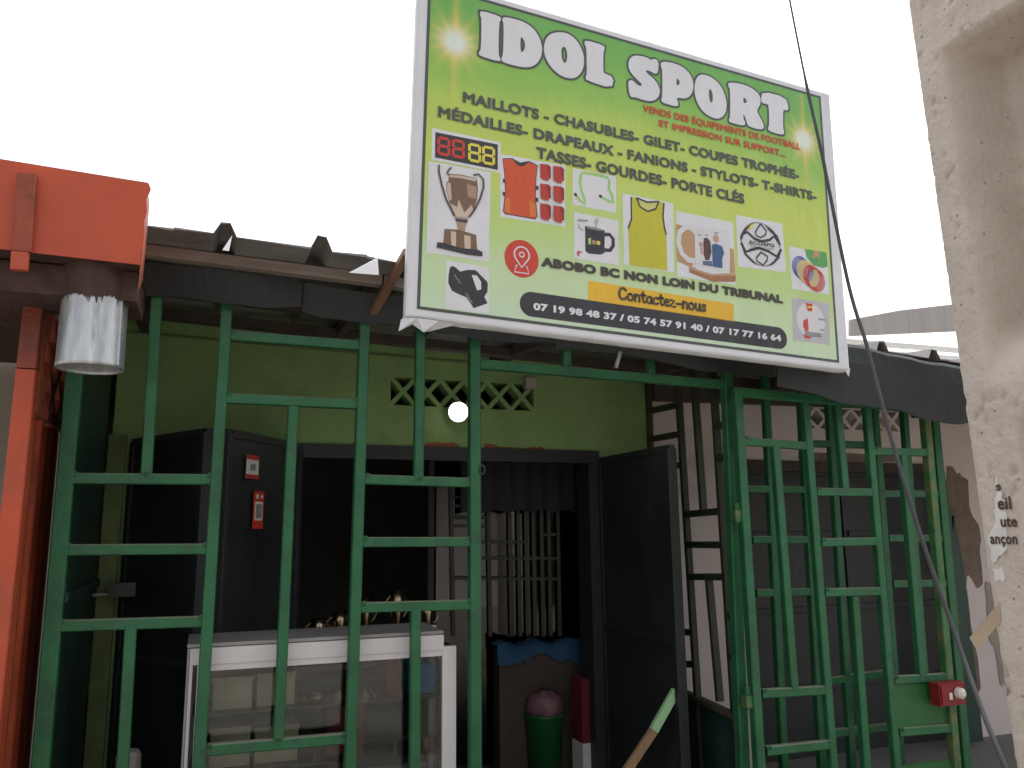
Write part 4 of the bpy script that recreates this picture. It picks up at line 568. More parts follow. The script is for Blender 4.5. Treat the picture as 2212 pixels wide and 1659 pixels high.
def lathevf(c, prof, n=20):
    V, F = [], []
    for r, z in prof: V += [(c[0] + r * math.cos(k * 2 * math.pi / n), c[1] + r * math.sin(k * 2 * math.pi / n), c[2] + z) for k in range(n)]
    for i in range(len(prof) - 1): F += [(i * n + k, i * n + (k + 1) % n, (i + 1) * n + (k + 1) % n, (i + 1) * n + k) for k in range(n)]
    return V, F
def slab(pts, off):
    """closed plate from a planar outline, extruded by off"""
    n = len(pts); off = Vector(off); V = [Vector(p) for p in pts] + [Vector(p) + off for p in pts]
    return V, [tuple(range(n)), tuple(range(2 * n - 1, n - 1, -1))] + [(i, (i + 1) % n, n + (i + 1) % n, n + i) for i in range(n)]
def wall_holes(x0, x1, z0, z1, holes, y, t):
    xs = sorted({x0, x1, *[h[0] for h in holes], *[h[1] for h in holes]}); zs = sorted({z0, z1, *[h[2] for h in holes], *[h[3] for h in holes]})
    parts = []
    solid = lambda a, b: not any(h[0] <= a < h[1] and h[2] <= b < h[3] for h in holes)
    V, F, idx = [], [], {}
    def vid(i, j, k):
        if (i, j, k) not in idx: idx[(i, j, k)] = len(V); V.append((xs[i], y + t * k, zs[j]))
        return idx[(i, j, k)]
    nx, nz = len(xs) - 1, len(zs) - 1
    ok = [[solid((xs[i] + xs[i + 1]) / 2, (zs[j] + zs[j + 1]) / 2) for j in range(nz)] for i in range(nx)]
    for i in range(nx):
        for j in range(nz):
            if not ok[i][j]: continue
            for k in (0, 1): F.append((vid(i, j, k), vid(i + 1, j, k), vid(i + 1, j + 1, k), vid(i, j + 1, k)))
            for (a, b), (di, dj) in (((i, j), (-1, 0)), ((i + 1, j), (1, 0))):
                ii = i + di
                if not (0 <= ii < nx and ok[ii][j]): F.append((vid(a, j, 0), vid(a, j + 1, 0), vid(a, j + 1, 1), vid(a, j, 1)))
            for b, dj in ((j, -1), (j + 1, 1)):
                jj = j + dj
                if not (0 <= jj < nz and ok[i][jj]): F.append((vid(i, b, 0), vid(i + 1, b, 0), vid(i + 1, b, 1), vid(i, b, 1)))
    return V, F

# ================= the ground =================
tag(mk('ground', [(-60, -60, 0), (60, -60, 0), (60, 60, 0), (-60, 60, 0)], [(0, 1, 2, 3)], 'dust'), kind='structure')
tag(box('porch_floor', -.75, 9, 3.2, 5.6, -.05, .06, 'floor'), kind='structure')

# ================= shop building =================
shop = root('shop_building', 'lime green shop front with dark folding doors behind the green grille', 'building', (1.0, B, 0))
bz = (2.272, 2.436)
mk('wall', *wall_holes(-.47, 2.655, .06, 2.78, [(-.345, 2.287, .06, 2.03), (.968, 1.862, *bz)], B, .16), 'lime', shop)
def xblock(name, cx, cz, w, h, y, t, th, m, parent, jitter=0):
    parts = []
    for s in (-1, 1):
        parts.append(barvf((cx - w / 2, y + t / 2 + s * .0015, cz - s * h / 2), (cx + w / 2, y + t / 2 + s * .0015, cz + s * h / 2), th, t, (0, 1, 0), .002))
    return mk(name, *join(*parts), m, parent)
for i in range(6):
    xblock('breeze_block', .968 + (i + .5) * .149, sum(bz) / 2, .149, bz[1] - bz[0], B + .004, .10, .027, 'lime', shop)
rm = mk('room', *boxvf(-1.2, 4.2, B + .17, 9.0, .05, 2.70), 'room', shop)
bm = bmesh.new(); bm.from_mesh(rm.data)
bmesh.ops.delete(bm, geom=[f for f in bm.faces if abs(f.normal.y + 1) < .01], context='FACES'); bm.to_mesh(rm.data); bm.free()
mk('door_header', *boxvf(-.345, 2.287, B - .025, B + .05, 1.955, 2.033), 'header', shop)
mk('door_jamb', *boxvf(2.215, 2.284, B - .02, B + .165, .06, 1.954), 'header', shop)
mk('jamb', *boxvf(-.482, -.40, B - .05, B + .02, .06, 2.05), 'olive', shop)
for pts in ([(1.165, 2.034), (1.19, 2.058), (1.25, 2.064), (1.30, 2.058), (1.345, 2.066), (1.375, 2.05), (1.385, 2.034)],
            [(1.535, 2.034), (1.54, 2.062), (1.59, 2.06), (1.64, 2.044), (1.72, 2.042), (1.80, 2.038), (1.86, 2.052), (1.875, 2.044), (1.895, 2.054), (1.94, 2.034)],
            [(.74, 2.034), (.76, 2.046), (.80, 2.043), (.815, 2.034)]):
    mk('bare_brick', *slab([(x, B - .003, z) for x, z in pts], (0, .004, 0)), 'brick', shop)
# thin stripe of old moulding under the roof
mk('moulding', *barvf((-.46, B - .004, 2.60), (2.65, B - .004, 2.52), .014, .012, (0, 1, 0), .002), 'olive', shop)
def leaf(p0, p1, z0, z1, m, t=.035):
    p0, p1 = Vector((*p0, 0)), Vector((*p1, 0)); d = (p1 - p0).normalized(); n = Vector((d.y, -d.x, 0))
    V, F = slab([(p0.x, p0.y, z0), (p1.x, p1.y, z0), (p1.x, p1.y, z1), (p0.x, p0.y, z1)], n * t)
    o = mk('door_leaf', V, F, m, shop)
    # raised frame of the leaf
    L = (p1 - p0).length
    for s in (-1, 1):
        off = n * (t / 2 + s * (t / 2 + .004))
        for a, b in (((.02, z0 + .02), (.02, z1 - .02)), ((L - .02, z0 + .02), (L - .02, z1 - .02)), ((.04, z1 - .02), (L - .04, z1 - .02)), ((.04, z0 + .9), (L - .04, z0 + .9))):
            A_ = p0 + d * a[0] + off; B_ = p0 + d * b[0] + off; A_.z = a[1]; B_.z = b[1]
            bar('leaf_rail', A_, B_, .038, .012, 'header' if s > 0 else m, o, n, .002)
    return o
leaf((-.347, 4.59), (.012, 4.0), .08, 2.03, 'door_navy')
leaf((.045, 4.0), (.447, 4.59), .08, 2.03, 'door_dark')
leaf((2.29, 3.75), (2.287, 4.59), .08, 1.99, 'door_dark')

# porch side sheet (left)
side = root('side_screen', 'dark green sheet screen closing the porch beside the orange kiosk', 'screen', (-.5, 4.05, .06))
for k in range(3):
    y0 = 3.54 + k * .35
    mk('sheet', *boxvf(-.515 - .004 * (k % 2), -.495, y0, y0 + .346, .06, 2.60), 'green_dark', side)
mk('sheet_brace', *boxvf(-.493, -.47, 3.54, 4.58, 1.30, 1.335), 'green_dark', side)

# ================= neighbouring house (right) =================
nb = root('neighbour_house', 'pale pink plastered house front next to the green shop, partly behind the grille', 'house', (5.5, B, 0))
mk('wall', *wall_holes(2.66, 11.0, .06, 2.80, [(3.36, 5.10, .06, 2.0), (3.88, 4.80, 2.238, 2.386)], B + .003, .16), 'pinkwall', nb)
for i in range(6): xblock('breeze_block', 3.88 + (i + .5) * .1533, 2.312, .1533, .148, B + .007, .10, .026, 'pinkwall', nb)
mk('doorway_back', *boxvf(3.30, 5.2, B + .9, B + .95, .06, 2.7), 'room', nb)
mk('door_header', *boxvf(3.36, 5.10, B - .01, B + .10, 1.93, 2.002), 'timber', nb)
for x0, x1 in ((3.38, 4.22), (4.24, 5.08)):
    o = mk('door_leaf', *boxvf(x0, x1, B + .06, B + .10, .062, 1.93), 'door_dark', nb)
    for z in (.5, 1.0, 1.5, 1.88): bar('leaf_rail', (x0 + .03, B + .052, z), (x1 - .03, B + .052, z), .04, .016, 'header', o, (0, 1, 0), .002)
random.seed(3)
def blob(cx, cz, rx, rz, n=48, j=.25):
    out = []
    for i in range(n):
        a = i * 2 * math.pi / n; k = 1 + j * (math.sin(3 * a + cx * 9) * .6 + math.sin(7 * a + cz * 5) * .5) + random.uniform(-.06, .06)
        out.append((cx + rx * k * math.cos(a), cz + rz * k * math.sin(a)))
    return out
for cx, cz, rx, rz, m in ((5.27, 1.50, .19, .42, 'bareplaster'), (5.20, .70, .09, .62, 'bareplaster'), (5.56, .80, .11, .40, 'greywall'), (4.3, 2.03, .5, .035, 'bareplaster')):
    mk('bare_render', *slab([(x, B - .002 - (.001 if m == 'greywall' else 0), z) for x, z in blob(cx, cz, rx, rz)], (0, .003, 0)), m, nb)
mk('wire_duct', *barvf((4.9, B - .012, 2.36), (9.5, B - .012, 2.42), .035, .02, (0, 1, 0)), 'black', nb)
mk('eave_board', *slab([(2.66, 4.50, 2.36), (8.0, 4.50, 2.44), (8.0, 4.50, 2.82), (2.66, 4.50, 2.76)], (0, .05, 0)), 'timber', nb)
sh = mk('shutter', *slab([(4.80, 4.40, .10), (5.05, 4.40, .10), (5.04, 4.40, 1.25), (5.0, 4.40, 1.62), (4.975, 4.40, 1.50), (4.95, 4.40, 1.98), (4.90, 4.40, 1.90), (4.82, 4.40, 1.97)], (0, .02, 0)), 'green_dark', nb)

# ================= front grille =================
fg = root('front_grille', 'fixed green steel tube grille across the shop porch', 'grille', (1.0, G, .06))
NM = {'post': 'post', 'bar': 'upright', 'rail': 'rail', 'stile': 'stile', 'top_rail': 'top_rail'}
def weld(p, m, parent, r=.012):
    p = Vector(p); V, F = [], []
    for i, (rr, zz) in enumerate(((.0, -1), (.8, -.5), (1, .1), (.6, .8))):
        V += [p + Vector((rr * r * math.cos(k * 1.0472), -.6 * r * zz * .5, rr * r * math.sin(k * 1.0472))) for k in range(6)]
    for i in range(3): F += [(i * 6 + k, i * 6 + (k + 1) % 6, (i + 1) * 6 + (k + 1) % 6, (i + 1) * 6 + k) for k in range(6)]
    return mk('weld_bead', V, F, m, parent)
for k, w, x0, z0, x1, z1 in D['front']:
    dep = {'post': .05, 'bar': .04}.get(k, .034)
    o = bar(NM[k], (x0, G, max(z0, .06)), (x1, G, max(z1, .06)), w, dep, 'green', fg)
    if k == 'rail':
        for x, z in ((x0 + .012, z0), (x1 - .012, z1)): weld((x, G - dep / 2 - .001, z + .016), M['green'], o)
    elif k == 'bar' and z1 > .1: weld((x1, G - dep / 2 - .001, z1), M['green'], o)
# sheets closing the foot of the grille
mk('kick_sheet', *boxvf(-.52, 1.10, G - .005, G + .005, .08, .42), 'green_panel', fg)
hk = Vector(D['hook'])
mk('ring', *tubevf([hk + Vector((.026 + .012 * math.cos(a), -.012, .020 * math.sin(a))) for a in [i * math.pi / 8 for i in range(-6, 11)]], .004, 6), 'green_dark', fg)

# the same grille goes on past the door, set further back behind the open gate
ng = root('neighbour_grille', 'fixed green grille set back behind the open gate', 'grille', (3.4, 3.66, .06))
for k, w, x0, z0, x1, z1 in D['right']:
    bar(NM[k], (x0, 3.66, max(z0, .06)), (x1, 3.66, max(z1, .06)), w, {'post': .05, 'bar': .04}.get(k, .034), 'green', ng)

# ================= gate =================
gt = root('open_gate', 'green steel tube gate swung open flat against the right part of the grille', 'gate', (3.1, GT, .1))
for i, (k, w, x0, z0, x1, z1) in enumerate(D['gate']):
    worn = i == 2
    o = bar(NM[k], (x0, GT, z0), (x1, GT, z1), w, {'stile': .046, 'top_rail': .042, 'bar': .038}.get(k, .032), 'green_worn' if worn else 'green', gt)
    if k == 'rail':
        for x, z in ((x0 + .012, z0), (x1 - .012, z1)): weld((x, GT - .017, z + .016), M['green'], o)
mk('gate_sheet', *slab(D['gate_panel'], (0, .006, 0)), 'green_panel', gt)
bar('bottom_rail', (2.52, GT, .10), (3.72, GT, .10), .042, .04, 'green', gt)
mk('kick_sheet', *boxvf(2.53, 3.71, GT - .003, GT + .003, .12, .36), 'green_panel', gt)
for z in (1.62, .75):
    mk('hinge', *tubevf([(2.465, GT + .01, z - .05), (2.465, GT + .01, z + .05)], .014, 10), 'green', gt)
    mk('hinge_plate', *boxvf(2.44, 2.475, GT - .012, GT + .03, z - .04, z + .015), 'green_worn', gt)

# red switch box on the gate
rb = D['redbox']; rbx = root('switch_box', 'red plastic box with pale round knob fixed on the gate stile', 'switch', (rb[3][0], GT - .06, .63))
mk('case', *join(boxvf(3.56, 3.735, GT - .085, GT - .024, .64, .752), boxvf(3.57, 3.725, GT - .092, GT - .085, .65, .742)), 'redplastic', rbx)
V, F = [], []
mk('knob', *tubevf([(3.682, GT - .09, .70), (3.682, GT - .115, .70), (3.682, GT - .128, .70)], [.03, .027, .012], 16), 'knob', rbx)
mk('sticker', *boxvf(3.618, 3.638, GT - .0945, GT - .093, .672, .705), 'paper', rbx)

# ================= side grille =================
sA, sB = Vector(D['side_A']), Vector(D['side_B']); sA.z = sB.z = 0
sd_ = (sB - sA).normalized(); sn = sd_.cross(Vector((0, 0, 1)))
sgr = root('side_grille', 'dark steel bar grille between the shop door and the pale neighbouring wall', 'grille', (sA + sd_ * .5 + Vector((0, 0, .06))))
P2 = lambda s, z: sA + sd_ * s + Vector((0, 0, z))
for k, s0, z0, s1, z1 in D['side']:
    if k in ('post', 'bar') and z0 > 2.0: z0 = 2.58
    if k == 'post': z1 = .06
    bar(NM[k], P2(s0, z0), P2(s1, z1), .036, .036, 'side_dark', sgr, sn)
mk('low_sheet', *slab([P2(.03, .06), P2(1.06, .06), P2(1.06, .62), P2(.03, .62)], sn * .006), 'green_dark', sgr)
bar('low_rail', P2(.03, .635), P2(1.06, .635), .03, .045, 'timber', sgr, sn)

# ================= porch roof =================
rf = root('porch_roof', 'weathered ribbed metal roof over the shop porch behind the sign', 'roof', (2.0, 4.0, 2.3))
EV = [(-2, 2.72), (-.258, 2.660), (.655, 2.627), (2.964, 2.445), (3.634, 2.410), (8, 2.20)]
def ev(x, y):
    for (a, za), (c, zc) in zip(EV, EV[1:]):
        if x <= c: return za + (zc - za) * (x - a) / (c - a) + (y - 3.1) * (.028 + .018 * x)
def sheet(x0, ribs, x1, seed):
    rnd = random.Random(seed)
    prof = [(x0, 0)]
    for r in ribs: prof += [(r - .042, 0), (r - .017, .052), (r + .017, .052), (r + .042, 0)]
    prof.append((x1, 0)); y0 = 3.1 if x0 < 2.3 else 3.16; ys = [y0 + rnd.uniform(-.012, .012), 3.2, 3.3, 4.2, 5.2]; V, F = [], []
    n = len(prof)
    for k in (0, 1):
        for j, y in enumerate(ys):
            for x, z in prof: V.append((x, y, ev(x, y) + z + (-.004 if k else 0) + (rnd.uniform(-.004, .006) if j == 0 else 0)))
    m_ = len(ys)
    for j in range(m_ - 1):
        for i in range(n - 1):
            a = j * n + i; F.append((a, a + 1, a + n + 1, a + n)); b = a + n * m_; F.append((b, b + n, b + n + 1, b + 1))
    for i in range(n - 1): F.append((i, i + n * m_, i + 1 + n * m_, i + 1))
    return mk('roof_sheet', V, F, 'roof', rf)
rib0, rs = .013, .3565
edges = [-.62 + i * .713 for i in range(12)]
for i in range(11):
    x0 = rib0 - rs * .5 + (i - 1) * 2 * rs
    sheet(x0, [x0 + rs * .5, x0 + rs * 1.5], x0 + 2 * rs + .0, i)
# eave purlin, tar sheet and rafters
for a, c in ((-.7, .65), (.66, 2.96), (2.97, 7.0)): bar('purlin', (a, 3.33, ev(a, 3.33) - .030), (c, 3.33, ev(c, 3.33) - .030), .045, .06, 'rooflight', rf)
def tar(x0, x1, seed):
    rnd = random.Random(seed); V, F = [], []; n = 26
    for k in (0, .006):
        for i in range(n + 1):
            t = i / n; x = x0 + (x1 - x0) * t
            sag = .018 * math.sin(math.pi * t) + .012 * math.sin(t * 9 + seed) + rnd.uniform(-.004, .004)
            ztop = ev(x, 3.39) - .058 - .02 * max(0, math.sin(t * math.pi * 1.0)) * (seed % 2)
            V += [(x, 3.385 + k + .02 * math.sin(t * 7 + seed), ztop), (x, 3.43 + k + .03 * math.sin(t * 5 + seed), ztop - .105 - sag)]
    m_ = 2 * (n + 1)
    for i in range(n):
        a = 2 * i; F += [(a, a + 1, a + 3, a + 2), (m_ + a, m_ + a + 2, m_ + a + 3, m_ + a + 1), (a + 1, m_ + a + 1, m_ + a + 3, a + 3), (a, a + 2, m_ + a + 2, m_ + a)]
    return mk('tar_strip', V, F, 'fascia', rf, smooth=False)
for i, (a, b) in enumerate(((-.7, .33), (.34, 1.5), (1.51, 2.75))): tar(a, b, i)
# past the sign the tar sheet is pulled over the eave itself
V, F = [], []; n = 60
for i in range(n + 1):
    x = 2.55 + 4.5 * i / n; zt = ev(x, 3.08) + .012 - .030 * math.sin((x - 3.05) * 2.6) * (1 if x > 3.05 else .2) + .004 * math.sin(x * 23)
    for y, z in ((3.30, zt + .004), (3.145, zt), (3.13, zt - .02), (3.14 + .02 * math.sin(x * 6), zt - .10), (3.19 + .03 * math.sin(x * 4), zt - .29 - .015 * math.sin(x * 9)), (3.195 + .03 * math.sin(x * 4), zt - .29 - .015 * math.sin(x * 9)), (3.15, zt - .02), (3.30, zt)): V.append((x, y, z))
for i in range(n):
    for k in range(8): F.append((8 * i + k, 8 * i + (k + 1) % 8, 8 * i + 8 + (k + 1) % 8, 8 * i + 8 + k))
mk('tar_cover', V, F, 'fascia', rf)
for x in (-.35, .62, 1.6, 2.5, 3.4, 4.4): bar('rafter', (x, 3.46, ev(x, 3.46) - .06), (x, 5.1, ev(x, 5.1) - .06), .05, .08, 'timber', rf, (0, 0, 1))
for y in (3.75, 4.25): bar('purlin', (-.7, y, ev(-.7, y) - .055), (2.9, y, ev(2.9, y) - .055), .05, .07, 'timber', rf)
# white plates standing in for sky seen through gaps at the eave
f0, f1, f2 = [Vector(D[k]) for k in ('gap_corner0', 'gap_corner1', 'gap_corner2')]
for a, b_, c in ((f0, f2, f1), tuple(Vector(D[k]) for k in ('gap_corner3', 'gap_corner4', 'gap_corner5'))):
    mk('sky_gap_plate', *slab([a - Vector((0, .03, 0)), b_ - Vector((0, .02, 0)), c], (.0, .003, .002)), 'flap', rf)

# ================= orange kiosk (left) =================
ok_ = root('orange_kiosk', 'faded orange sheet metal kiosk with deep fascia at the left edge', 'kiosk', (-1.0, 3.1, 0))
# fascia with torn right edge
tear = [(-.252, 2.446), (-.254, 2.49), (-.247, 2.53), (-.249, 2.60), (-.243, 2.64), (-.248, 2.68), (-.240, 2.705), (-.236, 2.72), (-.242, 2.735), (-.246, 2.742)]
mk('fascia', *slab([(-1.8, 2.9, 2.476), (-.66, 2.9, 2.455)] + [(x, 2.9, z) for x, z in tear] + [(-.69, 2.9, 2.760), (-1.8, 2.9, 2.80)], (0, .004, 0)), 'orange', ok_)
mk('fascia_lip', *slab([(-1.8, 2.905, 2.474), (-.252, 2.905, 2.448), (-.252, 3.28, 2.44), (-1.8, 3.28, 2.47)], (0, 0, .004)), 'rust_dark', ok_)
mk('fascia_return', *slab([(-.254, 2.906, 2.36), (-.252, 2.906, 2.74), (-.252, 3.05, 2.72), (-.256, 3.05, 2.44)], (.003, 0, 0)), 'rust_and_shade', ok_)
mk('gutter_box', *boxvf(-1.8, -.262, 2.98, 3.26, 2.34, 2.442), 'rust_dark', ok_)
bar('bracket', (-.605, 2.884, 2.71), (-.598, 2.884, 2.446), .055, .028, 'rust_and_shade', ok_)
bar('bracket_cap', (-.602, 2.884, 2.444), (-.600, 2.884, 2.385), .05, .026, 'orange', ok_)
p0, p1 = Vector(D['post0']), Vector(D['post1']); p1.z = .0; p1.x = -.625
bar('post', p0 + Vector((-.004, 0, .02)), p1, .062, .055, 'orange', ok_); bar('upper_post', p0 + Vector((-.004, 0, .025)), p0 + Vector((0, 0, .37)), .062, .053, 'rust_and_shade', ok_)  # upper post's darker colour paints in the shade under the fascia
# corrugated side panel in the plane x = -.62
V, F = [], []; n = 0
ys = [3.27 + .03 * i for i in range(21)]
for k in (0, .003):
    for i, y in enumerate(ys):
        x = -.615 + (.016 if (i // 2) % 2 else 0) + k
        V += [(x, y, .0), (x, y, 1.98 - .03 * math.sin(i * .7))]
m_ = 2 * len(ys)
for i in range(len(ys) - 1):
    a = 2 * i; F += [(a, a + 1, a + 3, a + 2), (m_ + a, m_ + a + 2, m_ + a + 3, m_ + a + 1), (a + 1, m_ + a + 1, m_ + a + 3, a + 3)]
mk('side_panel', V, F, 'orange_deep', ok_)
# cast lattice above it
for y0 in (3.3, 3.5, 3.7):
    for z0 in (2.0, 2.2):
        pr = [barvf((-.61, y0, z0 + (0 if s > 0 else .2)), (-.61, y0 + .2, z0 + (.2 if s > 0 else 0)), .045, .04 + .003 * s, (1, 0, 0), .002) for s in (-1, 1)]
        mk('lattice_block', *join(*pr), 'rust_and_shade', ok_)
bar('upper_post', (-.61, 3.28, 1.98), (-.61, 3.28, 2.42), .05, .06, 'rust_and_shade', ok_, (1, 0, 0))
bar('upper_rail', (-.61, 3.27, 2.0), (-.61, 3.9, 2.0), .045, .05, 'rust_and_shade', ok_, (1, 0, 0))
mk('back_wall', *boxvf(-4.0, -.53, B + .05, B + .2, 0, 2.75), 'greywall', ok_)
mk('cross_rail', *barvf((-1.8, 3.2, 1.585), (-.64, 3.2, 1.585), .05, .04, (0, 1, 0)), 'orange', ok_)
mk('soffit', *boxvf(-1.8, -.63, 3.29, 4.6, 2.40, 2.43), 'rust_dark', ok_)

# zinc outlet pipe under the fascia
pc_ = Vector((-.397, 3.045, 2.105))
pipe = root('outlet_pipe', 'short wide zinc outlet pipe hanging under the orange fascia', 'pipe', pc_)
Vp, Fp = [], []
n = 40; R_ = .106
prof = [(R_ * .965, .36), (R_ * .965, .01), (R_ * .97, 0), (R_ * 1.0, 0), (R_ * 1.0, .012), (R_ * .99, .02), (R_ * .985, .12), (R_ * .98, .25), (R_ * .972, .36)]
mk('sleeve', *lathevf(pc_, prof, n), 'zinc', pipe, smooth=True)
mk('seam', *tubevf([pc_ + Vector((.09, -.058, .01)), pc_ + Vector((.087, -.056, .27))], .004, 6), 'zinc', pipe)
# rust crust where the pipe enters the gutter, with ragged fringe
V, F = [], []; rnd = random.Random(5)
NS = 220
for i in range(NS):
    a = i * 2 * math.pi / NS; zb = .236 + .006 * math.sin(a * 5) + rnd.uniform(-.008, .004) - (rnd.uniform(.005, .03) if rnd.random() < .12 else 0)
    for z, r in ((.40, R_ * 1.06), (.262, R_ * 1.03), (zb, R_ * 1.0)):
        V.append((pc_.x + r * math.cos(a), pc_.y + r * math.sin(a), pc_.z + z))
for i in range(NS):
    a, b = 3 * i, 3 * ((i + 1) % NS); F += [(a, a + 1, b + 1, b), (a + 1, a + 2, b + 2, b + 1)]
mk('rust_crust', V, F, 'rust_dark', pipe)

# ================= concrete pole (right, near) =================
pe = D['pole_edge']; pr_ = D['pole_rec']
pole = root('concrete_pole', 'pitted concrete utility pole with recessed panels close on the right', 'pole', (1.62, 1.05, 0))
def lean(z): return 1.243 + (z - 1.1) * .034          # far edge of the face
X0, X1, W_ = 1.5, 1.74, .34
zs_rec = [(-.2, .42), (.62, 1.02), (1.26, 1.73), (2.02, 2.60), (2.84, 3.4), (3.6, 4.2)]
V, F = [], []
def pv(*p): V.append(p); return len(V) - 1
rnd = random.Random(2)
ztop, zbot = 4.6, 0.0
# the pitted face is a fine grid with the recesses pushed in
NY, NZ = 44, 420
def recess(y_in, z):
    d = 0
    for a, b, e in ((.0, .5, .1), (.62, 1.12, .1), (1.18, 1.755, .1), (1.83, 2.60, .06), (2.68, 3.4, .06), (3.5, 4.3, .06)):
        k = min((z - a) / .22, (b - z) / .016, (y_in - e) / .065, (W_ - .06 - y_in) / .065)
        d = max(d, min(1, max(0, k)))
    return .13 * (d * d * (3 - 2 * d))
from mathutils import noise as N_
grid = []
for j in range(NZ + 1):
    z = zbot + (ztop - zbot) * j / NZ; row = []
    ed = .0018 * N_.noise((0, z * 30, 1)) + .002 * N_.noise((3, z * 80, 1))
    for i in range(NY + 1):
        yi = W_ * i / NY; y = lean(z) - yi + (ed if i == 0 else 0)
        q = Vector((yi * 45, z * 45, 0)); c = N_.noise(q) + .5 * N_.noise(q * 2.3)
        pit = .013 * max(0, N_.noise(q * 2.6 + Vector((9, 9, 0))) - .42) / .3
        x = X0 + recess(yi, z) + .0006 * c + pit + (.006 if i in (0, NY) else 0)
        row.append(pv(x, y, z))
    grid.append(row)
for j in range(NZ):
    for i in range(NY): F.append((grid[j][i], grid[j][i + 1], grid[j + 1][i + 1], grid[j + 1][i]))
bb_ = [[pv(X1, lean(z) - (0 if s == 0 else W_), z) for s in (0, 1)] for z in (zbot, ztop)]
F += [(grid[0][0], *[grid[j][0] for j in range(1, NZ + 1)], bb_[1][0], bb_[0][0]), (*[grid[j][NY] for j in range(NZ + 1)], bb_[1][1], bb_[0][1]),
      (bb_[0][0], bb_[0][1], bb_[1][1], bb_[1][0]), (*grid[NZ], bb_[1][1], bb_[1][0])]
mk('shaft', V, F, 'concrete', pole, smooth=True)
def rag(pts, seed, j=.003):
    r_ = random.Random(seed); out = []
    for (a, b), (c, d) in zip(pts, pts[1:] + pts[:1]):
        for k in range(4):
            t = k / 4; out.append((a + (c - a) * t + r_.uniform(-j, j), b + (d - b) * t + r_.uniform(-j, j)))
    return out
for pts, s in (([(1.206, 1.50), (1.232, 1.48), (1.240, 1.47), (1.244, 1.53), (1.226, 1.552), (1.216, 1.60), (1.208, 1.65), (1.203, 1.615), (1.196, 1.57)], 1), ([(1.215, 1.440), (1.240, 1.44), (1.238, 1.463), (1.22, 1.468)], 2)):
    mk('torn_paper', *slab([(X0 - .0015, y, z) for y, z in rag(pts, s)], (.0006, 0, 0)), 'paper', pole)
fl = D['flap']
mk('card_flap', *slab([(X0 - .02, fl[0][1], fl[0][2]), (X0 - .002, fl[1][1], fl[1][2]), (X0 - .002, fl[2][1], fl[2][2]), (X0 - .02, fl[3][1], fl[3][2])], (.0015, .001, 0)), 'card', pole)

# ================= text =================
def text_mesh(body, off=0., shear=0.):
    cu = bpy.data.curves.new('t', 'FONT'); cu.body = body; cu.size = 1; cu.bevel_depth = off; cu.bevel_resolution = 0; cu.fill_mode = 'FRONT'; cu.resolution_u = 4; cu.shear = shear; cu.space_character = 1.06
    o = bpy.data.objects.new('t', cu); COL.objects.link(o); bpy.context.view_layer.update()
    me = bpy.data.meshes.new_from_object(o.evaluated_get(bpy.context.evaluated_depsgraph_get()))
    bpy.data.objects.remove(o); bpy.data.curves.remove(cu); return me
def shape_mesh(loops, off=0.):
    cu = bpy.data.curves.new('s', 'CURVE'); cu.dimensions = '2D'; cu.fill_mode = 'FRONT'; cu.bevel_depth = off; cu.bevel_resolution = 0
    for lp in loops:
        sp = cu.splines.new('POLY'); sp.points.add(len(lp) - 1); sp.use_cyclic_u = True
        for p, q in zip(sp.points, lp): p.co = (q[0], q[1], 0, 1)
    o = bpy.data.objects.new('s', cu); COL.objects.link(o); bpy.context.view_layer.update()
    me = bpy.data.meshes.new_from_object(o.evaluated_get(bpy.context.evaluated_depsgraph_get()))
    bpy.data.objects.remove(o); bpy.data.curves.remove(cu)
    for v in me.vertices: v.co.z *= .004
    return me
CAPH = None
def cap_height(off):
    me = text_mesh('H', off); zs = [v.co.y for v in me.vertices]; return min(zs), max(zs)
def fit(me, a, b, top, off):
    """scale a text mesh so that it runs from a to b (sign plane) with the given capital height"""
    lo, hi = cap_height(off); xs = [v.co.x for v in me.vertices]; x0, x1 = min(xs), max(xs)
    sx = (b[0] - a[0]) / (x1 - x0); base = (a[1] + b[1]) / 2; sl = (b[1] - a[1]) / (b[0] - a[0]); sz = 1.07 * (top - a[1]) / (hi - lo)
    for v in me.vertices:
        x = a[0] + (v.co.x - x0) * sx; v.co = (x, a[1] + sl * (x - a[0]) + (v.co.y - lo) * sz, v.co.z * .002)
    return me

# ================= the sign =================
so, sh_, su, sn_ = [Vector(D[k]) for k in ('sign_O', 'sign_h', 'sign_up', 'sign_n')]
sign = root('shop_sign', 'large green and yellow printed shop sign with white title letters above the porch', 'sign', so)
sign.matrix_world = Matrix(((sh_.x, sn_.x, su.x, so.x), (sh_.y, sn_.y, su.y, so.y), (sh_.z, sn_.z, su.z, so.z), (0, 0, 0, 1)))
W, H = 2.119, 1.416
def flat(name, me, layer, m, parent=sign):
    """2-D mesh (x, y) -> sheet in the sign plane, layer * 0.7 mm proud of the panel"""
    for v in me.vertices: v.co = (v.co.x, -.0007 * layer - v.co.z, v.co.y)
    me.materials.clear(); me.materials.append(M[m]); me.name = name
    o = bpy.data.objects.new(name, me); COL.objects.link(o); o.parent = parent; ORG[o] = Vector(); return o
def rounded_panel(x0, x1, z0, z1, y0, y1, r=.012):
    prof = [(y1, 0), (y0 + r, 0), (y0 + r * .3, r * .3), (y0, r)]
    V, F = [], []
    for y, d in prof: V += [(x0 + d, y, z0 + d), (x1 - d, y, z0 + d), (x1 - d, y, z1 - d), (x0 + d, y, z1 - d)]
    for i in range(3): F += [(i * 4 + k, i * 4 + (k + 1) % 4, (i + 1) * 4 + (k + 1) % 4, (i + 1) * 4 + k) for k in range(4)]
    F += [(12, 13, 14, 15), (0, 3, 2, 1)]; return V, F
mk('panel', *rounded_panel(-.044, 2.188, -.034, 1.450, 0, .034), 'p_white', sign, local=True)
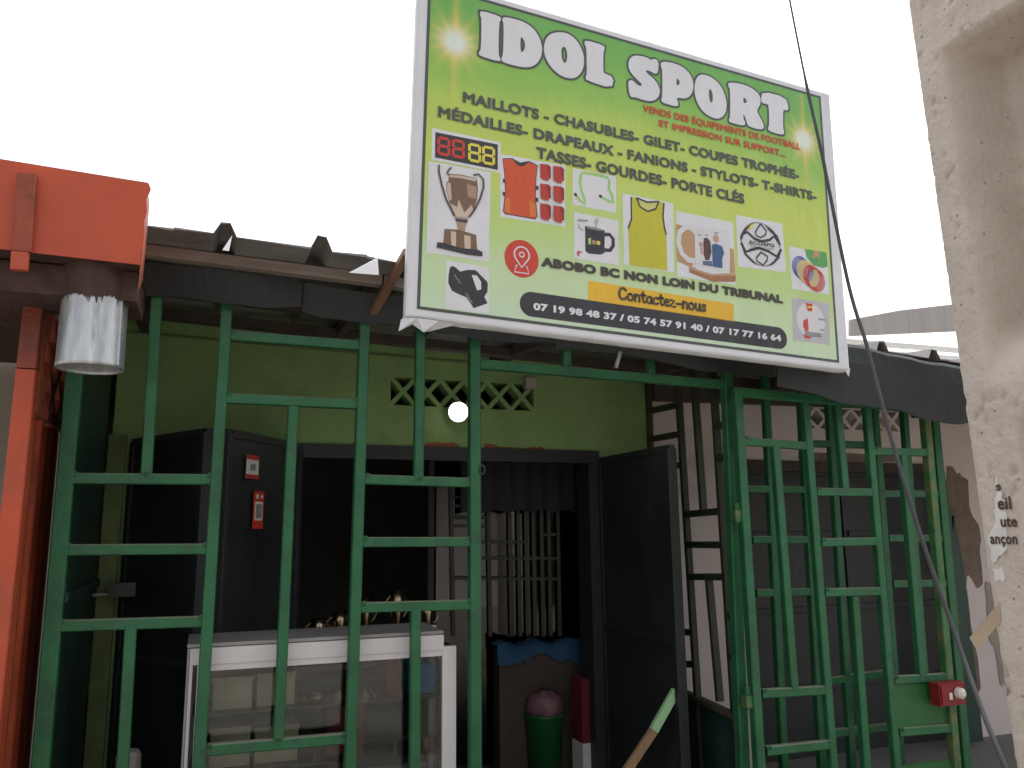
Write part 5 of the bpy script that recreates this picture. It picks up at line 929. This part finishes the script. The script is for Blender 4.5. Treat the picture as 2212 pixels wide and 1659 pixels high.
# printed ground: vertical colour run with two star bursts
def print_ground():
    m = bpy.data.materials.new('sign_ground_print'); m.use_nodes = True; n = m.node_tree.nodes; l = m.node_tree.links; n.clear()
    out = n.new('ShaderNodeOutputMaterial'); p = n.new('ShaderNodeBsdfPrincipled'); l.new(p.outputs[0], out.inputs[0]); p.inputs['Roughness'].default_value = .28
    tc = n.new('ShaderNodeTexCoord'); sx = n.new('ShaderNodeSeparateXYZ'); l.new(tc.outputs['Object'], sx.inputs[0]); X, Z = sx.outputs[0], sx.outputs[2]
    def m_(op, a, b=0., c=0.):
        q = n.new('ShaderNodeMath'); q.operation = op
        for i, v in enumerate((a, b, c)):
            if isinstance(v, (int, float)): q.inputs[i].default_value = v
            else: l.new(v, q.inputs[i])
        return q.outputs[0]
    nz = n.new('ShaderNodeTexNoise'); nz.inputs['Scale'].default_value = 1.6; nz.inputs['Detail'].default_value = 2; l.new(tc.outputs['Object'], nz.inputs['Vector'])
    side_ = m_('ABSOLUTE', m_('SUBTRACT', X, W * .45))
    t = m_('ADD', m_('DIVIDE', Z, H), m_('MULTIPLY', m_('SUBTRACT', nz.outputs['Fac'], .5), .16))
    t = m_('ADD', t, m_('MULTIPLY', m_('MULTIPLY', side_, m_('GREATER_THAN', Z, -1)), .05))
    cr = n.new('ShaderNodeValToRGB'); l.new(t, cr.inputs[0]); cr.color_ramp.interpolation = 'EASE'
    st = [(0., (.60, .76, .56)), (.16, (.58, .75, .44)), (.34, (.52, .70, .22)), (.52, (.58, .69, .13)), (.64, (.50, .66, .12)), (.78, (.29, .56, .10)), (.92, (.19, .48, .09)), (1., (.17, .46, .10))]
    e = cr.color_ramp.elements
    while len(e) > 1: e.remove(e[-1])
    e[0].position = st[0][0]; e[0].color = (*st[0][1], 1)
    for ps, c in st[1:]: k = e.new(ps); k.color = (*c, 1)
    col = cr.outputs[0]
    for (cx, cz), sc in zip(D['stars'], (1., .95)):
        dx, dz = m_('SUBTRACT', X, cx), m_('SUBTRACT', Z, cz)
        r2 = m_('ADD', m_('MULTIPLY', dx, dx), m_('MULTIPLY', dz, dz))
        tot = m_('EXPONENT', m_('MULTIPLY', r2, -1 / (.085 * sc) ** 2))
        for ang, ln, wd in ((90, .34, .017), (0, .11, .010), (58, .15, .011), (122, .13, .011), (28, .12, .010), (152, .13, .010)):
            c, s = math.cos(math.radians(ang)), math.sin(math.radians(ang))
            al = m_('ADD', m_('MULTIPLY', dx, c), m_('MULTIPLY', dz, s)); pp = m_('SUBTRACT', m_('MULTIPLY', dz, c), m_('MULTIPLY', dx, s))
            ray_ = m_('EXPONENT', m_('SUBTRACT', m_('MULTIPLY', m_('MULTIPLY', pp, pp), -1 / (wd * sc) ** 2), m_('DIVIDE', m_('ABSOLUTE', al), ln * sc * .62)))
            tot = m_('ADD', tot, m_('MULTIPLY', ray_, .95))
        mi = n.new('ShaderNodeMix'); mi.data_type = 'RGBA'; l.new(m_('MINIMUM', m_('MULTIPLY', tot, .85), 1.), mi.inputs[0]); l.new(col, mi.inputs[6]); mi.inputs[7].default_value = (.80, .62, .13, 1); col = mi.outputs[2]
        core = m_('MINIMUM', m_('MULTIPLY', m_('EXPONENT', m_('MULTIPLY', r2, -1 / (.052 * sc) ** 2)), 1.5), 1.)
        m2 = n.new('ShaderNodeMix'); m2.data_type = 'RGBA'; l.new(core, m2.inputs[0]); l.new(col, m2.inputs[6]); m2.inputs[7].default_value = (.76, .86, .76, 1); col = m2.outputs[2]
    l.new(col, p.inputs['Base Color'])
    mp = n.new('ShaderNodeMapping'); mp.inputs['Scale'].default_value = (3.2, 1, 1.1); l.new(tc.outputs['Object'], mp.inputs[0])
    n2 = n.new('ShaderNodeTexNoise'); n2.inputs['Scale'].default_value = 1.6; n2.inputs['Detail'].default_value = 3; l.new(mp.outputs[0], n2.inputs['Vector'])
    b = n.new('ShaderNodeBump'); b.inputs['Strength'].default_value = .6; b.inputs['Distance'].default_value = .04; l.new(n2.outputs['Fac'], b.inputs['Height']); l.new(b.outputs[0], p.inputs['Normal'])
    return m
M['p_ground'] = print_ground()
flat('printed_ground', shape_mesh([[(0, 0), (W, 0), (W, H), (0, H)]]), 1, 'p_ground')
bw = .013
flat('border_line', shape_mesh([[(0, 0), (W, 0), (W, H), (0, H)], [(bw, bw), (W - bw, bw), (W - bw, H - bw), (bw, H - bw)]]), 2, 'p_ink')
def smooth_loop(lp, it=2):
    for _ in range(it):
        out = []
        for a, b in zip(lp, lp[1:] + lp[:1]):
            out += [(a[0] * .75 + b[0] * .25, a[1] * .75 + b[1] * .25), (a[0] * .25 + b[0] * .75, a[1] * .25 + b[1] * .75)]
        lp = out
    return lp
for k, loops in D['title'].items():
    lp = [smooth_loop([tuple(p) for p in q], 2 if k[0] in 'DOSPR' else 1) for q in loops]
    o = flat('title_letter', shape_mesh(lp, .0045), 4.2, 'p_white')
    flat('letter_outline', shape_mesh(lp, .0145), 3, 'p_ink', o)
    tag(o, 'white title letter ' + k[0] + ' with dark outline')
for i, (body, m, a, b, top, off) in enumerate(D['lines']):
    me = fit(text_mesh(body, off), a, b, top[1], off)
    # one part per printed word: group the loose letters by the gaps between them
    bm = bmesh.new(); bm.from_mesh(me); seen = set(); comps = []
    for v in bm.verts:
        if v in seen: continue
        stack, comp = [v], []; seen.add(v)
        while stack:
            q = stack.pop(); comp.append(q)
            for e in q.link_edges:
                o_ = e.other_vert(q)
                if o_ not in seen: seen.add(o_); stack.append(o_)
        comps.append((min(q.co.x for q in comp), max(q.co.x for q in comp), comp))
    comps.sort(key=lambda c: c[0]); words = []
    for x0, x1, comp in comps:
        if words and x0 - words[-1][0] < .30 * (top[1] - a[1]): words[-1][0] = max(words[-1][0], x1); words[-1][1] += comp
        else: words.append([x1, list(comp)])
    for _, vs in words:
        keep = set(vs); idx = {v: i for i, v in enumerate(vs)}
        wm = bpy.data.meshes.new('word'); wm.from_pydata([tuple(v.co) for v in vs], [], [tuple(idx[v] for v in f.verts) for f in bm.faces if f.verts[0] in keep])
        flat('printed_word', wm, 6, 'p_' + m)
    bm.free()
for nm, shapes in D['pics']:
    first = None
    for i, (m, loops) in enumerate(shapes):
        if m == 'red' and len(loops) > 3 or m == 'yellow' and len(loops) > 3:
            me = None
            V, F = [], []
            for lp in loops: F.append(tuple(range(len(V), len(V) + len(lp)))); V += [(x, z, 0) for x, z in lp]
            me = bpy.data.meshes.new('digit'); me.from_pydata(V, [], F)
        elif m == 'dark' and nm == 'whistle_picture': me = shape_mesh(loops)
        elif len(loops) > 1 or True:
            V, F = [], []
            for lp in loops: F.append(tuple(range(len(V), len(V) + len(lp)))); V += [(x, z, 0) for x, z in lp]
            me = bpy.data.meshes.new('shape')
            if any(len(lp) > 40 for lp in loops) or m in ('lime_line',) : me = shape_mesh(loops)
            else: me.from_pydata(V, [], F)
        o = flat(nm if first is None else 'printed_shape', me, 2 + i * .45, 'p_' + m, sign if first is None else first)
        first = first or o
for k in ('ball_text', 'ball_text2'):
    body, a, b, top = D[k]
    flat('lettering', fit(text_mesh(body, .03 if k == 'ball_text' else 0), a, b, top[1], .03), 11, 'p_dark')
# hand-written words, as pen strokes
GL = {'C': ([[(.62, .82), (.45, 1), (.2, .95), (.05, .6), (.08, .2), (.28, 0), (.5, .05), (.65, .25)]], .72),
 'o': ([[(.27, .6), (.08, .5), (.04, .25), (.15, .03), (.35, .0), (.5, .18), (.48, .45), (.27, .6)]], .60),
 'n': ([[(.08, .62), (.08, 0)], [(.08, .4), (.22, .6), (.38, .58), (.44, .4), (.44, 0)]], .56),
 't': ([[(.22, .9), (.2, .2), (.28, .02), (.4, .05)], [(.02, .62), (.42, .64)]], .48),
 'a': ([[(.44, .55), (.25, .6), (.06, .4), (.08, .08), (.25, .0), (.4, .15), (.45, .58), (.45, .1), (.52, 0)]], .58),
 'c': ([[(.44, .5), (.28, .6), (.08, .45), (.06, .15), (.22, 0), (.45, .1)]], .50),
 'e': ([[(.07, .3), (.42, .36), (.4, .52), (.25, .6), (.08, .45), (.06, .18), (.2, .0), (.45, .08)]], .52),
 'z': ([[(.05, .58), (.42, .58), (.05, .02), (.46, .02)]], .54), '-': ([[(.06, .32), (.48, .34)]], .58),
 'u': ([[(.07, .6), (.07, .2), (.2, 0), (.36, .08), (.44, .3)], [(.44, .6), (.44, 0)]], .56),
 's': ([[(.42, .52), (.25, .62), (.1, .5), (.18, .34), (.36, .26), (.4, .1), (.22, 0), (.05, .08)]], .5)}
ca, cb_, ct = D['contact']; word = 'Contactez-nous'; tw = sum(GL[c][1] for c in word); hgt = (ct[1] - ca[1]); scx = (cb_[0] - ca[0]) / tw; x = ca[0]
V, F = [], []
for c in word:
    for st in GL[c][0]:
        pts = [Vector((x + px * scx, ca[1] + py * hgt)) for px, py in st]; wd = .0105; k0 = len(V)
        for i, p in enumerate(pts):
            d = (pts[min(i + 1, len(pts) - 1)] - pts[max(i - 1, 0)]).normalized(); q = Vector((-d.y, d.x)) * wd / 2
            V += [(*(p + q), 0), (*(p - q), 0)]
        F += [(k0 + 2 * i, k0 + 2 * i + 1, k0 + 2 * i + 3, k0 + 2 * i + 2) for i in range(len(pts) - 1)]
        for p in (pts[0], pts[-1]):
            k0 = len(V); V += [(p.x + wd / 2 * math.cos(a * .785), p.y + wd / 2 * math.sin(a * .785), 0) for a in range(8)]; F.append(tuple(range(k0, k0 + 8)))
    x += GL[c][1] * scx
me = bpy.data.meshes.new('hand_lettering'); me.from_pydata(V, [], F); flat('hand_lettering', me, 7, 'p_brown_ink')
# vinyl wrapped and crumpled round the lower corner, and the loose lower hem
mk('vinyl_fold', [(-.044, .02, -.034), (.0, -.012, -.038), (.09, -.006, -.037), (.17, .01, -.038), (.06, .03, -.075), (.03, .0, -.088), (-.01, .015, -.058), (-.060, .03, -.088), (-.052, .03, -.04)],
   [(0, 1, 7, 8), (1, 6, 7), (1, 2, 5, 6), (2, 3, 4, 5)], 'p_white', sign, local=True)
mk('vinyl_fold', [(2.188, .0, -.02), (2.15, -.004, -.036), (2.18, .004, -.062), (2.192, .03, -.04)], [(0, 1, 2, 3)], 'p_white', sign, local=True)
V, F = [], []; rnd = random.Random(4)
for i in range(41):
    x = .1 + 2.05 * i / 40; V += [(x, -.002, -.033), (x, .010 + rnd.uniform(0, .006), -.042 - rnd.uniform(0, .006)), (x, .036, -.040)]
for i in range(40): a = 3 * i; F += [(a, a + 1, a + 4, a + 3), (a + 1, a + 2, a + 5, a + 4)]
mk('hem', V, F, 'p_white', sign, local=True, smooth=True)
for x in (.35, 1.05, 1.75):
    mk('back_batten', *boxvf(x - .02, x + .02, .036, .075, -.02, 1.43), 'timber', sign, local=True)
# struts that hold the sign off the porch
s0, s1 = Vector(D['strut0']), Vector(D['strut1'])
bar('strut', (0, 0, 0), (0, 0, 1), .001, .001, 'timber').name = 'tmp'
bpy.data.objects.remove(bpy.data.objects['tmp'])
M['brownpaint'] = mat('brown_paint', (.22, .125, .075), .55, var=.2, scale=12)
st1 = bar('sign_strut', s0, s1, .034, .034, 'brownpaint', None, (1, 0, 0)); tag(st1, 'slanting brown steel strut behind the lower left of the sign', 'strut')
st2 = bar('sign_strut', D['rod'], D['rod2'], .016, .016, 'hasp', None, (0, 1, 0)); tag(st2, 'short grey steel peg poking out under the sign', 'strut')

# ================= lettering on the pole's torn poster =================
def pole_text(body, y0, z0, h, w):
    me = text_mesh(body, .03); lo, hi = cap_height(.03); xs = [v.co.x for v in me.vertices]; k = w / (max(xs) - min(xs)); kz = h / (hi - lo); x0 = min(xs)
    for v in me.vertices: v.co = (X0 - .003 - ORG[pole].x - v.co.z * .001, y0 - (v.co.x - x0) * k - ORG[pole].y, z0 + (v.co.y - lo) * kz)
    me.materials.clear(); me.materials.append(M['p_bronze_dark']); me.name = 'poster_lettering'
    o = bpy.data.objects.new('poster_lettering', me); COL.objects.link(o); o.parent = pole; ORG[o] = ORG[pole]
pole_text('eil', 1.212, 1.580, .026, .030); pole_text('ute', 1.210, 1.546, .022, .036); pole_text('ançon', 1.238, 1.512, .022, .060); pole_text('s', 1.212, 1.618, .018, .012)

# ================= cable =================
cp = [Vector(p) for p in D['cable']]
def catmull(ps, k=6):
    out = []
    for i in range(len(ps) - 1):
        a, b, c, d = ps[max(i - 1, 0)], ps[i], ps[i + 1], ps[min(i + 2, len(ps) - 1)]
        for j in range(k):
            t = j / k; out.append(.5 * ((2 * b) + (c - a) * t + (2 * a - 5 * b + 4 * c - d) * t * t + (3 * b - a - 3 * c + d) * t ** 3))
    return out + [ps[-1]]
cc = catmull(cp); rad = [.0045 if p.z > 3.4 else .0066 for p in cc]
tag(mk('cable', *tubevf(cc, rad, 10), 'rubber', smooth=True), 'grey cable running down in front of the right side of the sign', 'cable')

# ================= display case =================
cx0, cx1, cy0, cy1, ct_ = -.03, 1.055, 3.56, 3.92, 1.105
dc = root('display_case', 'white framed glass display counter standing behind the green grille', 'display case', (.5, 3.74, .06))
mk('top', *boxvf(cx0 - .012, cx1 - .055, cy0 + .004, cy1, ct_ + .003, ct_ + .016), 'alu_dark', dc)
mk('top_rail', *boxvf(cx0, cx1 - .057, cy0 - .010, cy0 + .02, ct_ - .062, ct_), 'alu', dc)
mk('top_rail', *boxvf(cx0 + .04, cx1 - .04, cy0 - .004, cy0 + .018, ct_ - .088, ct_ - .063), 'alu', dc)
for x0, x1 in ((cx0, cx0 + .012), (cx0 + .03, cx0 + .062), (cx1 - .062, cx1)):
    mk('corner_post', *boxvf(x0, x1, cy0 - .006, cy0 + .03, .07, ct_ - (.063 if x1 < .5 else .050)), 'alu', dc)
for x in (cx0, cx1 - .03): mk('corner_post', *boxvf(x, x + .03, cy1 - .03, cy1, .07, ct_ + .002), 'alu', dc)
mk('end_panel', *boxvf(cx0 - .010, cx0 - .002, cy0, cy1, .07, ct_), 'alu_dark', dc)
mk('front_pane', *boxvf(cx0 + .06, cx1 - .06, cy0 + .004, cy0 + .009, .30, ct_ - .088), 'glass', dc)
mk('end_pane', *boxvf(cx1 - .012, cx1 - .007, cy0 + .03, cy1 - .03, .30, ct_ - .05), 'glass', dc)
mk('back_panel', *boxvf(cx0, cx1 - .03, cy1 - .012, cy1 - .004, .30, .50), 'room', dc)
mk('plinth', *boxvf(cx0, cx1, cy0 + .01, cy1, .06, .30), 'alu', dc)
for z in (.62, .84): mk('shelf', *boxvf(cx0 + .02, cx1 - .02, cy0 + .03, cy1 - .03, z, z + .006), 'glass', dc)
def folded(name, x, z, w, h, m, label, cat):
    V, F = [], []
    rnd = random.Random(int(x * 100)); n = 8
    prof = [(0, 0), (.5, -.03), (.98, 0), (1, .2), (1, .8), (.97, 1), (.5, 1.04), (.03, 1), (0, .8), (0, .2)]
    for y in (3.66, 3.86):
        for a, b in prof: V.append((x + (a - .5) * w + rnd.uniform(-.004, .004), y + rnd.uniform(-.01, .01), z + max(b, 0) * h))
    k = len(prof); F = [(i, (i + 1) % k, k + (i + 1) % k, k + i) for i in range(k)] + [tuple(range(k)), tuple(range(2 * k - 1, k - 1, -1))]
    tag(mk(name, V, F, m), label, cat)
folded('folded_jersey', .60, .628, .15, .20, 'redcloth', 'dark red folded jersey stack inside the display counter', 'jersey')
folded('folded_jersey', .93, .848, .12, .12, 'bluepack', 'blue folded pack on the upper shelf of the display counter', 'jersey')
folded('folded_jersey', .80, .848, .06, .15, 'redcloth', 'narrow red bundle on the upper shelf of the display counter', 'jersey')
for x, z, w_, h_, lb in ((.14, .848, .15, .125, 'added beige box standing in for the street reflection, upper left one in the display counter'), (.31, .848, .15, .13, 'added beige box standing in for the street reflection, second on the upper shelf of the display counter'),
                         (.14, .628, .15, .15, 'added beige box standing in for the street reflection, lower left one in the display counter'), (.32, .628, .17, .14, 'added beige box standing in for the street reflection, second on the lower shelf of the display counter')):
    c_ = root('carton', lb, 'carton', (x, 3.76, z))  # boxes added to imitate the beige street mirrored in the case glass
    mk('body', *boxvf(x - w_ / 2, x + w_ / 2, 3.66, 3.86, z, z + h_ * .86), 'beige_reflection', c_); mk('lid', *boxvf(x - w_ / 2 - .004, x + w_ / 2 + .004, 3.655, 3.865, z + h_ * .862, z + h_), 'beige_reflection', c_)

# ================= inside the shop =================
gd = root('glass_door', 'dark reflecting glass panel inside the shop doorway', 'glass door', (1.3, 5.3, .06))
mk('pane', *slab([(1.42, 5.31, .10), (2.40, 5.10, .10), (2.40, 5.10, 2.2), (1.42, 5.31, 2.2)], (.0012, .0055, 0)), 'doorglass', gd)
mk('door_frame', *boxvf(2.40, 2.43, 5.08, 5.12, .06, 2.2), 'wood', gd); mk('door_frame', *boxvf(1.38, 1.418, 5.29, 5.33, .06, 2.2), 'timber', gd)
wA, wB = Vector((1.42, 5.27, 0)), Vector((2.40, 5.06, 0)); wD = (wB - wA).normalized(); wN = wD.cross(Vector((0, 0, 1)))
for k, s0, z0, s1, z1 in D['mirrored_bars']:  # bars added to stand in for the grille mirrored in the pane
    bar(k, wA + wD * s0 + Vector((0, 0, z0)), wA + wD * s1 + Vector((0, 0, z1)), .026 if k == 'upright' else .022, .02 if k == 'upright' else .014, 'side_dark', gd, wN, .002)
V, F = [], []; n = 48
for i in range(n + 1):
    x = 1.52 + .80 * i / n; y = 5.02 + .012 * math.sin(i * .9); V += [(x, y, 2.0), (x, y, 1.66 + .018 * abs(math.sin(i * .33)))]
for i in range(n): F.append((2 * i, 2 * i + 1, 2 * i + 3, 2 * i + 2))
tag(mk('valance', V, F, 'darkcloth', smooth=True), 'dark scalloped cloth valance hanging at the top of the doorway', 'curtain')
bx = 2.02
bn = root('waste_bin', 'green plastic bin standing just inside the shop door', 'bin', (bx, 4.9, .06))
mk('body', *lathevf((bx, 4.9, .06), [(.0, 0), (.095, 0), (.12, .36), (.127, .365), (.127, .38), (.115, .378), (.09, .02), (0, .02)], 24), 'bin', bn, smooth=True)
V, F = lathevf((bx - .005, 4.89, .42), [(.0, 0), (.09, .0), (.125, .05), (.11, .11), (.06, .15), (.0, .165)], 18)
rnd = random.Random(9); V = [Vector(v) + Vector((rnd.uniform(-.018, .018), rnd.uniform(-.015, .015), rnd.uniform(-.015, .015))) for v in V]
tag(mk('plastic_bag', V, F, 'bagpink', smooth=True), 'crumpled pink plastic bag stuffed on top of the green bin', 'bag')
t0, t1 = Vector(D['tab0']), Vector(D['tab1'])
ct2 = root('cloth_table', 'low table under a crumpled blue cloth inside the doorway', 'table', (1.95, 5.0, .06))
V, F = [], []; nx = 22; rnd = random.Random(8)
rows = [(4.90, .80), (4.91, .845), (5.0, .85), (5.05, .85)]
for y, z in rows:
    for i in range(nx + 1):
        x = 1.72 + .62 * i / nx; V.append((x, y + rnd.uniform(-.006, .006), z + .012 * math.sin(i * .8) + rnd.uniform(-.012, .012) - (.04 + .03 * math.sin(i * .37 + 1) + rnd.uniform(0, .015) if y < 4.905 else 0)))
for j in range(len(rows) - 1):
    for i in range(nx): a = j * (nx + 1) + i; F.append((a, a + 1, a + nx + 2, a + nx + 1))
mk('cloth', V, F, 'bluecloth', ct2, smooth=True)
mk('table_body', *boxvf(1.74, 2.32, 4.93, 5.04, .06, .82), 'timber', ct2)
rd = root('red_carton', 'dark red and white carton beside the bin against the door leaf', 'carton', (2.20, 4.75, .06))
mk('carton_body', *boxvf(2.165, 2.26, 4.66, 4.80, .30, .66), 'redcloth', rd); mk('carton_base', *boxvf(2.163, 2.262, 4.655, 4.805, .06, .298), 'paper', rd)
tbl = root('trophy_table', 'dark table with trophies inside the shop behind the display counter', 'table', (.85, 4.9, .06))
mk('table_top', *boxvf(.30, 1.40, 4.72, 5.15, .80, .83), 'timber', tbl)
for x in (.34, 1.36):
    for y in (4.76, 5.11): mk('leg', *boxvf(x - .02, x + .02, y - .02, y + .02, .06, .80), 'timber', tbl)
def trophy(x, y, h, label):
    t = root('trophy', label, 'trophy', (x, y, .831), 'trophies on the dark table')
    mk('base', *lathevf((x, y, .831), [(0, 0), (.035, 0), (.035, .03), (.026, .04), (0, .04)], 16), 'black', t)
    k = (h - .04)
    mk('cup', *lathevf((x, y, .871), [(.02, 0), (.008, .15 * k), (.007, .3 * k), (.018, .36 * k), (.034, .5 * k), (.042, .75 * k), (.045, k), (.041, k), (.036, .72 * k), (.0, .5 * k)], 18), 'gold', t, smooth=True)
    for s in (-1, 1):
        mk('handle', *tubevf([(x + s * (.040 + .03 * math.sin(a)), y, .871 + k * (.55 + .36 * (a / math.pi))) for a in [i * math.pi / 8 for i in range(9)]], .0035, 6), 'gold', t)
for x, y, h, lb in ((.62, 4.80, .24, 'small gold trophy nearest the dark door leaf on the table'), (.74, 4.82, .27, 'second gold trophy from the dark door leaf on the table'),
                    (.90, 4.90, .34, 'gold trophy in the middle of the table behind the counter'), (1.08, 4.86, .38, 'tallest gold trophy on the table behind the counter'), (1.26, 4.85, .30, 'gold trophy nearest the grille post by the doorway')):
    trophy(x, y, h, lb)

# stickers on the folded door leaf
def on_leaf(s, z, w, h, parts, nm, label):
    a, b = Vector((.045, 4.0, 0)), Vector((.447, 4.59, 0)); d = (b - a).normalized(); nn = Vector((d.y, -d.x, 0))
    o0 = a + d * s + nn * .050
    t = root(nm, label, 'sticker', o0 + Vector((0, 0, z - h / 2)))
    for i, (u0, u1, v0, v1, m, pn) in enumerate(parts):
        q = [o0 + d * (u * w) + Vector((0, 0, z + v * h)) + nn * (.0012 * i) for u, v in ((u0, v0), (u1, v0), (u1, v1), (u0, v1))]
        mk(pn, *slab(q, nn * .0008), m, t)
on_leaf(.20, 1.865, .11, .115, [(-.5, .5, -.5, .5, 'paper', 'sheet'), (-.5, .5, .3, .5, 'p_red_print', 'red_band'), (-.5, .5, -.5, -.32, 'p_red_print', 'red_band'), (-.2, .2, -.15, .12, 'p_grey_print', 'mark')], 'wall_sticker', 'small white and red paper sticker, the upper one on the dark door leaf')
on_leaf(.27, 1.66, .095, .18, [(-.5, .5, -.5, .5, 'p_red', 'sheet'), (-.36, .36, -.28, .22, 'paper', 'white_field'), (-.28, .28, -.22, .16, 'p_grey_print', 'grey_field'), (-.3, -.1, .3, .42, 'paper', 'mark'), (.1, .3, .32, .40, 'paper', 'mark')], 'payment_sticker', 'tall red sticker with a white field, the lower one on the dark door leaf')

# lamp on the lime wall
lp_ = Vector(D['lamp']); lamp = root('round_lamp', 'lit round white lamp on the lime wall below the breeze blocks', 'lamp', lp_)
aim = (Vector((0, 0, 1.55)) - lp_); aim.z *= .8; aim.normalize()
mk('rim', *tubevf([lp_ - aim * .03, lp_ + aim * .004], .060, 32), 'lampbody', lamp)
mk('diffuser', *tubevf([lp_ + aim * .0045, lp_ + aim * .012, lp_ + aim * .016], [.056, .054, .045], 32), 'lamp', lamp, smooth=False)
mk('lamp_stem', *tubevf([lp_ - aim * .03, lp_ - aim * .045 + Vector((0, .03, 0))], .02, 12), 'lampbody', lamp)
wd_ = Vector(D['wedge'])
tag(mk('junction_box', *boxvf(1.79, 1.86, B - .055, B - .006, 2.405, 2.47), 'greyplank'), 'small pale junction box on the lime wall by the breeze blocks', 'box')

# stick leaning in the porch
k0, km, k1 = Vector(D['stick0']), Vector(D['stickm']), Vector(D['stick1']); dr = (k1 - k0).normalized()
foot = k0 + dr * (-(k0.z - .065) / dr.z)
stk = root('painted_stick', 'wooden stick with mint painted end leaning in the porch', 'stick', foot)
bar('raw_end', foot, km - dr * .002, .044, .030, 'wood', stk); bar('painted_end', km, k1, .045, .031, 'mint', stk)
# dark rail bolt on the left sheet
bl_ = root('door_bolt', 'dark steel bolt and lock body on the olive door jamb', 'bolt', (-.40, 4.46, 1.25))
mk('bolt_body', *boxvf(-.42, -.30, 4.42, 4.50, 1.255, 1.32), 'black', bl_); mk('bolt_rod', *tubevf([(-.49, 4.46, 1.265), (-.28, 4.46, 1.27)], .010, 8), 'hasp', bl_)
tag(mk('wooden_stump', *lathevf((-.25, 3.95, .06), [(.0, 0), (.05, 0), (.047, .3), (.05, .58), (.04, .60), (0, .61)], 14), 'greyplank'), 'grey weathered wooden stump standing behind the grille', 'post')

# ================= beyond the roof on the right =================
bd = root('rear_roof_edge', 'grey weathered fascia board of a roof behind the neighbouring house', 'roof', (7.5, 7.0, 0))
a, b, c, d = [Vector(D['plank%d' % i]) for i in range(4)]
mk('board', *slab([d, c + (c - d) * .8, b + (b - a) * .8, a + (b - a) * .45 + Vector((0, 0, .03)), a], (0, .04, 0)), 'greyplank', bd)
mk('gable_wall', *boxvf(5.2, 12.0, 7.3, 7.5, 0, 3.3), 'pinkwall', bd)
for i in range(3):
    z = 3.36 + i * .12
    mk('roof_strip', *slab([(6.6, 7.06 + i * .05, z), (12, 7.06 + i * .05, z + .04), (12, 7.06 + i * .05, z + .10), (6.6, 7.06 + i * .05, z + .07)], (0, .01, 0)), 'polysheet', bd)

# ================= across the street (mirrored in the glass) =================
op = root('opposite_house', 'pale house across the street mirrored in the shop glass', 'house', (5, -6.5, 0))
mk('wall', *wall_holes(-4, 15, 0, 3.0, [(1.5, 2.6, 0, 2.1), (8.0, 9.2, .9, 2.0)], -6.7, .2), 'pinkwall', op)
mk('dark_mirror_band', *boxvf(-4, 15, -6.68, -6.66, 0, 1.22), 'timber', op)  # dark band added to dim the lower part of the shop glass reflection
mk('eave', *boxvf(-4.3, 15.3, -7.0, -5.6, 3.02, 3.10), 'roof', op)
tb = root('street_stall', 'blue covered stall across the street mirrored in the shop glass', 'stall', (5.5, -5.0, 0))
mk('cover', *boxvf(3.6, 7.6, -5.6, -4.6, .55, 1.0), 'bluecloth', tb)
for x in (3.7, 7.5):
    for y in (-5.5, -4.7): mk('leg', *boxvf(x - .04, x + .04, y - .04, y + .04, 0, .55), 'timber', tb)
bpy.context.view_layer.update()
